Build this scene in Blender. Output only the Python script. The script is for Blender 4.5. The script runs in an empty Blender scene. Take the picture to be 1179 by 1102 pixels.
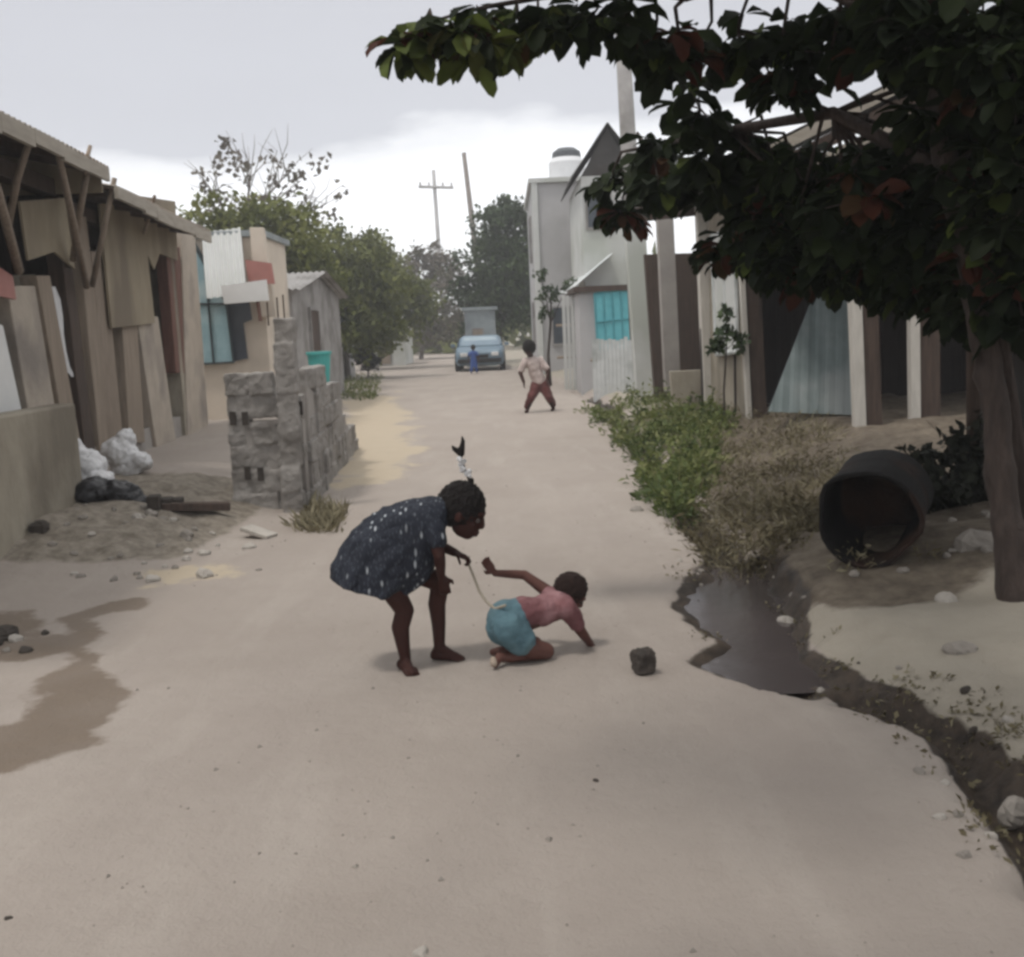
import bpy, math, random
import numpy as np
from mathutils import Vector, Matrix, Euler

random.seed(7); RNG = np.random.default_rng(7)
R = math.radians
sc = bpy.context.scene
col = sc.collection

# ------------------------------------------------------------------ camera
FPX, CX, CY = 1250.0, 589.5, 551.0
CAM = Vector((0, 0, 1.4)); PITCH, ROLL = 7.9, -2.5
CR = Euler((R(90 - PITCH), 0, 0)).to_matrix() @ Matrix.Rotation(R(ROLL), 3, 'Z')
cd = bpy.data.cameras.new('camera'); cam = bpy.data.objects.new('camera', cd); col.objects.link(cam)
cam.matrix_world = Matrix.Translation(CAM) @ CR.to_4x4()
cd.sensor_fit = 'HORIZONTAL'; cd.sensor_width = 36; cd.lens = 36 * FPX / 1179
cd.clip_start = 0.05; cd.clip_end = 2000
sc.camera = cam

# ------------------------------------------------------------------ sky, sun, exposure
SUN_EL, SUN_AZ = 68, -125          # azimuth of the sun seen from above, degrees from +Y clockwise
w = bpy.data.worlds.new('World'); sc.world = w; w.use_nodes = True
nt = w.node_tree; N = nt.nodes; L = nt.links
bg = N['Background']; bg.inputs[1].default_value = 0.10
sky = N.new('ShaderNodeTexSky'); sky.sky_type = 'NISHITA'; sky.sun_disc = False
sky.sun_elevation = R(SUN_EL); sky.sun_rotation = R(SUN_AZ)
tc = N.new('ShaderNodeTexCoord'); sep = N.new('ShaderNodeSeparateXYZ'); L.new(tc.outputs['Generated'], sep.inputs[0])
mp = N.new('ShaderNodeMapping'); mp.inputs['Scale'].default_value = (1.0, 1.0, 3.2); mp.inputs['Location'].default_value = (0.35, 0.2, 0.1)
L.new(tc.outputs['Generated'], mp.inputs[0])
ns = N.new('ShaderNodeTexNoise'); ns.inputs['Scale'].default_value = 2.3; ns.inputs['Detail'].default_value = 6; ns.inputs['Roughness'].default_value = 0.5
L.new(mp.outputs[0], ns.inputs['Vector'])
# overcast brightness by height: bright band low, a grey cloud base, brighter overhead
ad = N.new('ShaderNodeMath'); ad.operation = 'MULTIPLY_ADD'; ad.inputs[1].default_value = 0.22; ad.inputs[2].default_value = -0.11
L.new(ns.outputs['Fac'], ad.inputs[0])
ad2 = N.new('ShaderNodeMath'); ad2.operation = 'ADD'; L.new(ad.outputs[0], ad2.inputs[0]); L.new(sep.outputs['Z'], ad2.inputs[1])
ramp = N.new('ShaderNodeValToRGB'); cr = ramp.color_ramp
cr.elements[0].position = 0.0; cr.elements[0].color = (15.0, 15.1, 15.2, 1)
cr.elements[1].position = 1.0; cr.elements[1].color = (15.5, 15.3, 15.0, 1)
for p_, c_ in ((0.12, (13.6, 13.7, 14.0, 1)), (0.152, (10.6, 10.7, 11.0, 1)), (0.168, (7.6, 7.7, 8.2, 1)), (0.27, (7.1, 7.15, 7.6, 1)), (0.45, (11.0, 11.0, 11.0, 1))):
    e = cr.elements.new(p_); e.color = c_
L.new(ad2.outputs[0], ramp.inputs[0])
mx = N.new('ShaderNodeMix'); mx.data_type = 'RGBA'; mx.inputs[0].default_value = 0.93
L.new(sky.outputs[0], mx.inputs[6]); L.new(ramp.outputs[0], mx.inputs[7]); L.new(mx.outputs[2], bg.inputs[0])

sl = bpy.data.lights.new('sun', 'SUN'); sl.energy = 1.5; sl.angle = R(8); sl.color = (1, .95, .88)
so = bpy.data.objects.new('sun', sl); col.objects.link(so)
a_ = R(SUN_AZ); sd = Vector((math.sin(a_) * math.cos(R(SUN_EL)), math.cos(a_) * math.cos(R(SUN_EL)), math.sin(R(SUN_EL))))
so.rotation_euler = sd.to_track_quat('Z', 'Y').to_euler()
sc.view_settings.view_transform = 'Standard'; sc.view_settings.look = 'None'
sc.view_settings.exposure = 0.0; sc.view_settings.gamma = 1
sc.render.engine = 'CYCLES'
sc.cycles.use_denoising = True; sc.cycles.filter_width = 3.0
sc.cycles.max_bounces = 6; sc.cycles.diffuse_bounces = 4; sc.cycles.transmission_bounces = 4; sc.cycles.transparent_max_bounces = 6

# ------------------------------------------------------------------ photo point -> world point
def ray(x, y):
    return (CR @ Vector(((x - CX) / FPX, -(y - CY) / FPX, -1))).normalized()
def V(x, y, Y):                      # on the vertical plane at distance Y
    d = ray(x, y); return CAM + d * (Y / d.y)
def G(x, y, z=0.0):                  # on the level z
    d = ray(x, y); return CAM + d * ((z - CAM.z) / d.z)
def PL(x, y, o, n):                  # on a plane
    d = ray(x, y); return CAM + d * ((o - CAM).dot(n) / d.dot(n))

# ------------------------------------------------------------------ mesh helpers
ORG = {}
class MB:
    def __init__(s): s.v = []; s.f = []; s.t = []
    def add(s, vs, fs, t=0.0):
        b = len(s.v); s.v += [tuple(q) for q in vs]; s.f += [tuple(i + b for i in f) for f in fs]; s.t += [t] * len(vs); return s
    def hexa(s, p, t=0.0):           # 8 corners: 4 low (ccw) then 4 high
        c = sum((Vector(q) for q in p), Vector()) / 8
        fs = [(3, 2, 1, 0), (4, 5, 6, 7), (0, 1, 5, 4), (1, 2, 6, 5), (2, 3, 7, 6), (3, 0, 4, 7)]
        q = [Vector(k) for k in p]
        if (q[1] - q[0]).cross(q[2] - q[0]).dot(q[4] - q[0]) < 0: fs = [f[::-1] for f in fs]
        return s.add(p, fs, t)
    def box(s, c, d, rz=0, t=0.0, tilt=None):
        m = Matrix.Rotation(rz, 3, 'Z')
        if tilt is not None: m = m @ tilt
        hx, hy, hz = d[0] / 2, d[1] / 2, d[2] / 2
        P = [Vector(c) + m @ Vector((x * hx, y * hy, z * hz)) for z in (-1, 1) for x, y in ((-1, -1), (1, -1), (1, 1), (-1, 1))]
        return s.hexa(P, t)
    def prism(s, pts, off, t=0.0):   # polygon extruded by vector off
        n = len(pts); off = Vector(off); a = [Vector(p) for p in pts]
        nr = Vector()
        for i in range(n): nr += a[i].cross(a[(i + 1) % n])
        b = [p + off for p in a]
        fs = [tuple(range(n))[::-1], tuple(range(n, 2 * n))] + [(i, (i + 1) % n, n + (i + 1) % n, n + i) for i in range(n)]
        if nr.dot(off) < 0: fs = [f[::-1] for f in fs]
        return s.add(a + b, fs, t)
    def tube(s, pts, rs, n=8, cap=True, t=0.0):
        pts = [Vector(p) for p in pts]
        if not hasattr(rs, '__len__'): rs = [rs] * len(pts)
        vs = []; fs = []; up = None
        for i, p in enumerate(pts):
            d = (pts[min(i + 1, len(pts) - 1)] - pts[max(i - 1, 0)]).normalized()
            if up is None: up = d.orthogonal().normalized()
            up = (up - d * up.dot(d)).normalized() if (up - d * up.dot(d)).length > 1e-5 else d.orthogonal().normalized()
            q = d.cross(up)
            for k in range(n):
                a = 2 * math.pi * k / n; vs.append(p + (up * math.cos(a) + q * math.sin(a)) * rs[i])
        for i in range(len(pts) - 1):
            for k in range(n):
                fs.append((i * n + k, i * n + (k + 1) % n, (i + 1) * n + (k + 1) % n, (i + 1) * n + k))
        if cap: fs += [tuple(range(n))[::-1], tuple(range((len(pts) - 1) * n, len(pts) * n))]
        return s.add(vs, fs, t)
    def ball(s, c, r, ax=None, nu=14, nv=9, t=0.0):
        c = Vector(c)
        if not hasattr(r, '__len__'): r = (r, r, r)
        X, Y, Z = ax if ax else (Vector((1, 0, 0)), Vector((0, 1, 0)), Vector((0, 0, 1)))
        vs = [c + Z * r[2]]
        for j in range(1, nv):
            th = math.pi * j / nv
            for k in range(nu):
                ph = 2 * math.pi * k / nu
                vs.append(c + X * (r[0] * math.sin(th) * math.cos(ph)) + Y * (r[1] * math.sin(th) * math.sin(ph)) + Z * (r[2] * math.cos(th)))
        vs.append(c - Z * r[2]); e = len(vs) - 1
        fs = [(0, 1 + k, 1 + (k + 1) % nu) for k in range(nu)]
        for j in range(nv - 2):
            for k in range(nu):
                a = 1 + j * nu; fs.append((a + k, a + nu + k, a + nu + (k + 1) % nu, a + (k + 1) % nu))
        a = 1 + (nv - 2) * nu
        fs += [(a + (k + 1) % nu, a + k, e) for k in range(nu)]
        return s.add(vs, fs, t)
    def chain(s, J):                 # closed capsules joint to joint (for remeshing)
        for (p, r) in J: s.ball(p, r)
        for (p, r), (q, u) in zip(J, J[1:]): s.tube([p, q], [r, u], 12)
        return s
    def sheet(s, o, u, v, pitch=.08, amp=.012, th=.003, cut=None):   # corrugated sheet, waves across u
        o, u, v = Vector(o), Vector(u), Vector(v); n = u.cross(v).normalized(); wv = u.normalized(); W = u.length
        k = max(4, int(W / pitch * 6)); a = []; b = []
        for j in (0, .33, .67, 1):
            for i in range(k + 1):
                f = i / k; p = o + u * f + v * j + n * (amp * math.sin(2 * math.pi * f * W / pitch) + .006 * math.sin(9 * f + 5 * j))
                a.append(p); b.append(p - n * th)
        m = k + 1; fs = []
        for j in range(3):
            for i in range(k):
                q = (j * m + i, j * m + i + 1, (j + 1) * m + i + 1, (j + 1) * m + i); fs.append(q); fs.append(tuple(x + 4 * m for x in q[::-1]))
        for i in range(k):
            fs.append((i + 1, i, i + 4 * m, i + 1 + 4 * m)); fs.append((3 * m + i, 3 * m + i + 1, 7 * m + i + 1, 7 * m + i))
        return s.add(a + b, fs)
    def build(s, name, mat, parent=None, loc=None, smooth=False, bevel=0, solid=0):
        me = bpy.data.meshes.new(name)
        o = bpy.data.objects.new(name, me); col.objects.link(o)
        if parent is not None:
            org = ORG[parent.name]; o.parent = parent
        else:
            v = np.array(s.v); org = Vector(loc) if loc is not None else Vector(((v[:, 0].min() + v[:, 0].max()) / 2, (v[:, 1].min() + v[:, 1].max()) / 2, v[:, 2].min()))
            o.location = org
        ORG[o.name] = org
        me.from_pydata([tuple(Vector(q) - org) for q in s.v], [], s.f)
        if any(s.t):
            at = me.attributes.new('tint', 'FLOAT', 'POINT'); at.data.foreach_set('value', np.array(s.t, dtype=np.float32))
        me.materials.append(mat)
        if smooth: me.shade_smooth()
        if bevel:
            m = o.modifiers.new('b', 'BEVEL'); m.width = bevel; m.segments = 2; m.limit_method = 'ANGLE'
        if solid:
            m = o.modifiers.new('s', 'SOLIDIFY'); m.thickness = solid; m.offset = -1
        me.update()
        return o

def remesh(mb, voxel, smooth=6, noise=0, nscale=.1, seed=0):
    """closed overlapping shapes -> one continuous surface"""
    me = bpy.data.meshes.new('tmp'); me.from_pydata(mb.v, [], mb.f)
    o = bpy.data.objects.new('tmp', me); col.objects.link(o)
    m = o.modifiers.new('r', 'REMESH'); m.mode = 'VOXEL'; m.voxel_size = voxel
    if smooth:
        m = o.modifiers.new('s', 'SMOOTH'); m.iterations = smooth; m.factor = .5
    if noise:
        tx = bpy.data.textures.new('n%d' % seed, 'CLOUDS'); tx.noise_scale = nscale
        m = o.modifiers.new('d', 'DISPLACE'); m.texture = tx; m.strength = noise; m.mid_level = .5; m.texture_coords = 'GLOBAL'
    dg = bpy.context.evaluated_depsgraph_get(); ev = o.evaluated_get(dg); em = ev.to_mesh()
    out = MB(); nv = len(em.vertices); a = np.empty(nv * 3, np.float32); em.vertices.foreach_get('co', a)
    out.v = [tuple(q) for q in a.reshape(-1, 3).tolist()]; out.f = [tuple(p.vertices) for p in em.polygons]; out.t = [0.0] * nv
    ev.to_mesh_clear(); bpy.data.objects.remove(o); bpy.data.meshes.remove(me)
    return out

def tag(o, label, cat, group=None, kind=None):
    o['label'] = label; o['category'] = cat
    if group: o['group'] = group
    if kind: o['kind'] = kind
    return o
def struct(o, kind='structure'):
    o['kind'] = kind; return o
def thing(name, loc, label, cat, group=None):
    o = bpy.data.objects.new(name, None); col.objects.link(o); o.location = loc; o.empty_display_size = .1
    ORG[o.name] = Vector(loc); return tag(o, label, cat, group)

# ------------------------------------------------------------------ materials
def mat(name, c1, c2=None, rough=.85, scale=6, detail=5, stretch=(1, 1, 1), bump=.15, bscale=None, spec=.3, c3=None, metal=0, trans=0, tint=None, sharp=.25):
    m = bpy.data.materials.new(name); m.use_nodes = True; t = m.node_tree; n = t.nodes; l = t.links
    b = n['Principled BSDF']; b.inputs['Roughness'].default_value = rough; b.inputs['Specular IOR Level'].default_value = spec; b.inputs['Metallic'].default_value = metal
    co = n.new('ShaderNodeTexCoord'); mpn = n.new('ShaderNodeMapping'); mpn.inputs['Scale'].default_value = stretch; l.new(co.outputs['Object'], mpn.inputs[0])
    no = n.new('ShaderNodeTexNoise'); no.inputs['Scale'].default_value = scale; no.inputs['Detail'].default_value = detail; no.inputs['Roughness'].default_value = .6
    l.new(mpn.outputs[0], no.inputs['Vector'])
    rp = n.new('ShaderNodeValToRGB'); e = rp.color_ramp.elements
    c2 = c2 or tuple(x * .72 for x in c1)
    e[0].position = .5 - sharp; e[0].color = (*c2, 1); e[1].position = .5 + sharp; e[1].color = (*c1, 1)
    l.new(no.outputs['Fac'], rp.inputs[0]); out = rp.outputs[0]
    if c3:
        n2 = n.new('ShaderNodeTexNoise'); n2.inputs['Scale'].default_value = scale * .31; n2.inputs['Detail'].default_value = 6; l.new(mpn.outputs[0], n2.inputs['Vector'])
        r2 = n.new('ShaderNodeMapRange'); r2.inputs[1].default_value = .5; r2.inputs[2].default_value = .66; l.new(n2.outputs['Fac'], r2.inputs[0])
        x = n.new('ShaderNodeMix'); x.data_type = 'RGBA'; x.inputs[7].default_value = (*c3, 1); l.new(r2.outputs[0], x.inputs[0]); l.new(out, x.inputs[6]); out = x.outputs[2]
    if tint:
        at = n.new('ShaderNodeAttribute'); at.attribute_name = 'tint'; r3 = n.new('ShaderNodeValToRGB')
        ee = r3.color_ramp.elements; k = len(tint)
        ee[0].position = 0; ee[0].color = (*tint[0], 1); ee[1].position = 1; ee[1].color = (*tint[-1], 1)
        for i in range(1, k - 1): q = ee.new(i / (k - 1)); q.color = (*tint[i], 1)
        l.new(at.outputs['Fac'], r3.inputs[0])
        x = n.new('ShaderNodeMix'); x.data_type = 'RGBA'; x.blend_type = 'MULTIPLY'; x.inputs[0].default_value = 1; l.new(r3.outputs[0], x.inputs[6]); l.new(out, x.inputs[7]); out = x.outputs[2]
    l.new(out, b.inputs['Base Color'])
    if bump:
        nb = n.new('ShaderNodeTexNoise'); nb.inputs['Scale'].default_value = bscale or scale * 6; nb.inputs['Detail'].default_value = 5; l.new(mpn.outputs[0], nb.inputs['Vector'])
        bu = n.new('ShaderNodeBump'); bu.inputs['Strength'].default_value = bump; bu.inputs['Distance'].default_value = .02; l.new(nb.outputs['Fac'], bu.inputs['Height']); l.new(bu.outputs[0], b.inputs['Normal'])
    if trans:
        tr = n.new('ShaderNodeBsdfTranslucent'); l.new(out, tr.inputs[0]); ms = n.new('ShaderNodeMixShader'); ms.inputs[0].default_value = trans
        l.new(b.outputs[0], ms.inputs[1]); l.new(tr.outputs[0], ms.inputs[2]); l.new(ms.outputs[0], n['Material Output'].inputs[0])
    return m

WHITE1 = (1, 1, 1)
M = {}
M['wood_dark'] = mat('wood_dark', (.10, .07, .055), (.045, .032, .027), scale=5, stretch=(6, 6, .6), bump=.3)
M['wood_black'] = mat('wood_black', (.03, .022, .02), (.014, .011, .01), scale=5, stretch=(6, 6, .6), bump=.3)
M['wood_grey'] = mat('wood_grey', (.35, .285, .225), (.205, .165, .13), scale=4, stretch=(7, 7, .5), bump=.3)
M['wood_pole'] = mat('wood_pole', (.33, .27, .215), (.18, .14, .11), scale=7, stretch=(5, 5, .7), bump=.3)
M['wood_red'] = mat('wood_red', (.20, .10, .075), (.10, .05, .04), scale=5, stretch=(7, 7, .6), bump=.25)
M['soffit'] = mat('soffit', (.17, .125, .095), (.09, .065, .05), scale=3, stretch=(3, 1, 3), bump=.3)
M['ply'] = mat('ply', (.34, .29, .21), (.23, .19, .135), scale=3.4, stretch=(1, 1, .45), bump=.2, c3=(.19, .155, .115))
M['plaster_b'] = mat('plaster_b', (.41, .37, .30), (.27, .24, .19), scale=4, detail=9, stretch=(1, 1, .55), c3=(.19, .165, .13), bump=.4)
M['plaster_g'] = mat('plaster_g', (.36, .335, .31), (.27, .25, .235), scale=3, c3=(.2, .18, .165), bump=.25)
M['plaster_p'] = mat('plaster_p', (.47, .41, .345), (.35, .30, .25), scale=4, c3=(.25, .22, .195), bump=.3)
M['cream'] = mat('cream', (.66, .58, .49), (.54, .475, .40), scale=2, c3=(.42, .375, .32), bump=.12)
M['concrete'] = mat('concrete', (.36, .345, .335), (.25, .24, .235), scale=5, c3=(.19, .18, .17), bump=.4)
M['block'] = mat('block', (.34, .32, .30), (.23, .215, .20), scale=9, c3=(.18, .165, .15), bump=.5, bscale=90)
M['house_grey'] = mat('house_grey', (.47, .465, .47), (.40, .395, .40), scale=1.5, c3=(.34, .335, .33), bump=.1)
M['house_pale'] = mat('house_pale', (.60, .61, .60), (.5, .51, .49), scale=2, c3=(.42, .44, .40), bump=.1)
M['white'] = mat('white', (.78, .78, .77), (.66, .66, .65), scale=3, bump=.08)
M['whitewash'] = mat('whitewash', (.66, .68, .68), (.5, .52, .52), scale=6, c3=(.36, .38, .37), bump=.2)
M['zinc'] = mat('zinc', (.34, .37, .38), (.22, .25, .26), scale=4, rough=.55, metal=.3, c3=(.17, .19, .2), bump=.08)
M['zinc_blue'] = mat('zinc_blue', (.19, .225, .225), (.11, .14, .14), scale=4, rough=.65, metal=.1, c3=(.27, .29, .285), bump=.1, stretch=(1, 1, .5))
M['zinc_dark'] = mat('zinc_dark', (.085, .08, .077), (.05, .046, .045), scale=3, rough=.7, metal=.1, c3=(.04, .03, .027), bump=.1)
M['roof_old'] = mat('roof_old', (.34, .30, .26), (.2, .17, .145), scale=6, c3=(.22, .15, .11), rough=.75, bump=.2)
M['trim'] = mat('trim', (.42, .38, .325), (.28, .25, .21), scale=6, bump=.2, stretch=(1, .5, 4))
M['post_pale'] = mat('post_pale', (.60, .57, .52), (.44, .415, .375), scale=7, bump=.25, stretch=(3, 3, .6))
M['turq'] = mat('turq', (.16, .52, .58), (.11, .40, .46), scale=5, rough=.6, bump=.1)
M['turq_dark'] = mat('turq_dark', (.10, .36, .42), (.07, .28, .33), scale=5, rough=.6, bump=.1)
M['glass_blue'] = mat('glass_blue', (.40, .56, .60), (.22, .36, .41), scale=3.5, rough=.18, spec=.6, bump=.02, c3=(.52, .62, .63))
M['glass_dark'] = mat('glass_dark', (.06, .075, .095), (.035, .042, .055), scale=3, rough=.2, spec=.6, bump=0)
M['frame_dark'] = mat('frame_dark', (.05, .065, .07), scale=6, rough=.6)
M['red'] = mat('red', (.42, .19, .165), (.34, .15, .13), scale=7, rough=.6, bump=.05)
M['plastic_w'] = mat('plastic_w', (.72, .72, .73), (.52, .52, .53), scale=9, rough=.5, bump=.4, bscale=25)
M['plastic_k'] = mat('plastic_k', (.014, .013, .016), (.009, .009, .011), scale=8, rough=.35, bump=.4, bscale=25, spec=.4)
M['teal'] = mat('teal', (.10, .46, .43), (.08, .38, .36), scale=6, rough=.45, bump=.03)
M['stone'] = mat('stone', (.33, .30, .265), (.2, .18, .16), scale=9, bump=.5)
M['stone_w'] = mat('stone_w', (.48, .445, .40), (.30, .275, .245), scale=9, bump=.4)
M['stone_k'] = mat('stone_k', (.075, .062, .052), (.038, .032, .028), scale=14, bump=.6)
M['drum'] = mat('drum', (.010, .008, .008), (.005, .0045, .0045), scale=7, c3=(.045, .022, .014), rough=.85, bump=.6)  # black drum, base darkened further to paint in the shade inside
M['bark'] = mat('bark', (.075, .055, .047), (.028, .021, .018), scale=9, stretch=(3, 3, .7), bump=.8, bscale=22)
M['bark_grey'] = mat('bark_grey', (.27, .24, .22), (.17, .15, .14), scale=8, bump=.4)
M['skin_g'] = mat('skin_g', (.050, .020, .016), (.036, .014, .011), rough=.72, scale=10, bump=.12, spec=.18)
M['skin_b'] = mat('skin_b', (.13, .062, .050), (.085, .038, .031), rough=.72, scale=10, bump=.12, spec=.18)
M['sole'] = mat('sole', (.40, .33, .26), (.28, .22, .18), rough=.8, scale=20)
M['hair_brown'] = mat('hair_brown', (.036, .018, .014), (.018, .009, .007), rough=.8, scale=60, bump=.9, bscale=160)
M['hair'] = mat('hair', (.014, .010, .009), (.007, .005, .005), rough=.75, scale=60, bump=.9, bscale=160)
M['eye'] = mat('eye', (.12, .10, .09), rough=.2, scale=5, bump=0)
M['shirt'] = mat('shirt', (.215, .095, .10), (.13, .052, .058), scale=11, c3=(.42, .25, .26), bump=.5, bscale=30)
M['shorts'] = mat('shorts', (.11, .195, .225), (.06, .115, .145), scale=9, c3=(.15, .225, .245), bump=.5, bscale=28)
M['cloth_pale'] = mat('cloth_pale', (.55, .48, .45), (.42, .33, .31), scale=12, bump=.3)
M['cloth_maroon'] = mat('cloth_maroon', (.14, .045, .042), (.085, .028, .027), scale=12, bump=.3)
M['cloth_blue'] = mat('cloth_blue', (.05, .11, .36), (.035, .075, .25), scale=12, bump=.2)
M['cord'] = mat('cord', (.46, .41, .33), (.32, .28, .22), scale=90, bump=.5)
M['car'] = mat('car', (.16, .235, .30), (.12, .18, .24), scale=3, rough=.35, spec=.5, bump=0)
M['car_glass'] = mat('car_glass', (.28, .36, .41), (.2, .27, .32), scale=3, rough=.12, spec=.7, bump=0)
M['rubber'] = mat('rubber', (.02, .02, .02), scale=20, bump=.1)
M['tank'] = mat('tank', (.72, .73, .75), (.64, .65, .67), scale=3, rough=.5, bump=.03)
M['tank_lid'] = mat('tank_lid', (.10, .11, .12), scale=5, rough=.6)
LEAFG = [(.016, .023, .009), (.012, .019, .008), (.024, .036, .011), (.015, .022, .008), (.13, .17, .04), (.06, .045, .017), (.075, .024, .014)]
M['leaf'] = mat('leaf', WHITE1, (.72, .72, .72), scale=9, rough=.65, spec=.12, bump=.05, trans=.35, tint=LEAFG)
M['leaf_far'] = mat('leaf_far', WHITE1, (.75, .75, .75), scale=2, rough=.7, bump=0, trans=.25, tint=[(.095, .108, .030), (.135, .155, .040), (.19, .205, .055), (.26, .27, .08)])
M['leaf_deep'] = mat('leaf_deep', WHITE1, (.75, .75, .75), scale=2, rough=.7, bump=0, trans=.2, tint=[(.038, .064, .028), (.058, .09, .035), (.09, .13, .046)])
M['leaf_dry'] = mat('leaf_dry', WHITE1, (.75, .75, .75), scale=2, rough=.8, bump=0, trans=.25, tint=[(.13, .115, .095), (.18, .155, .125), (.12, .125, .07)])
M['weed'] = mat('weed', WHITE1, (.75, .75, .75), scale=3, rough=.65, bump=0, trans=.3, tint=[(.062, .088, .026), (.11, .15, .04), (.19, .22, .07), (.29, .29, .13)])
M['straw'] = mat('straw', WHITE1, (.75, .75, .75), scale=3, rough=.8, bump=0, trans=.25, tint=[(.08, .062, .034), (.15, .125, .07), (.24, .21, .13), (.36, .325, .22)])

def dress_mat():
    m = mat('dress', (.021, .025, .037), (.011, .013, .021), scale=9, rough=.85, bump=.35, bscale=20)
    t = m.node_tree; n = t.nodes; l = t.links; b = n['Principled BSDF']
    old = b.inputs['Base Color'].links[0].from_socket
    co = n.new('ShaderNodeTexCoord'); mp = n.new('ShaderNodeMapping'); mp.inputs['Scale'].default_value = (1.5, 1.1, .45); mp.inputs['Rotation'].default_value = (0, R(22), 0); l.new(co.outputs['Object'], mp.inputs[0])
    vo = n.new('ShaderNodeTexVoronoi'); vo.inputs['Scale'].default_value = 27; vo.inputs['Randomness'].default_value = .85; l.new(mp.outputs[0], vo.inputs['Vector'])
    r = n.new('ShaderNodeMapRange'); r.inputs[1].default_value = .26; r.inputs[2].default_value = .13; l.new(vo.outputs['Distance'], r.inputs[0])
    nz = n.new('ShaderNodeTexNoise'); nz.inputs['Scale'].default_value = 9; l.new(co.outputs['Object'], nz.inputs['Vector'])
    r2 = n.new('ShaderNodeMapRange'); r2.inputs[1].default_value = .40; r2.inputs[2].default_value = .55; l.new(nz.outputs['Fac'], r2.inputs[0])
    mu = n.new('ShaderNodeMath'); mu.operation = 'MULTIPLY'; l.new(r.outputs[0], mu.inputs[0]); l.new(r2.outputs[0], mu.inputs[1])
    vo2 = n.new('ShaderNodeTexVoronoi'); vo2.inputs['Scale'].default_value = 75; l.new(mp.outputs[0], vo2.inputs['Vector'])
    r3 = n.new('ShaderNodeMapRange'); r3.inputs[1].default_value = .42; r3.inputs[2].default_value = .2; r3.inputs[4].default_value = .28; l.new(vo2.outputs['Distance'], r3.inputs[0])
    x0 = n.new('ShaderNodeMix'); x0.data_type = 'RGBA'; x0.inputs[7].default_value = (.13, .15, .18, 1); l.new(r3.outputs[0], x0.inputs[0]); l.new(old, x0.inputs[6])
    x = n.new('ShaderNodeMix'); x.data_type = 'RGBA'; x.inputs[7].default_value = (.42, .45, .48, 1); l.new(mu.outputs[0], x.inputs[0]); l.new(x0.outputs[2], x.inputs[6]); l.new(x.outputs[2], b.inputs['Base Color'])
    return m
M['dress'] = dress_mat()

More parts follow.
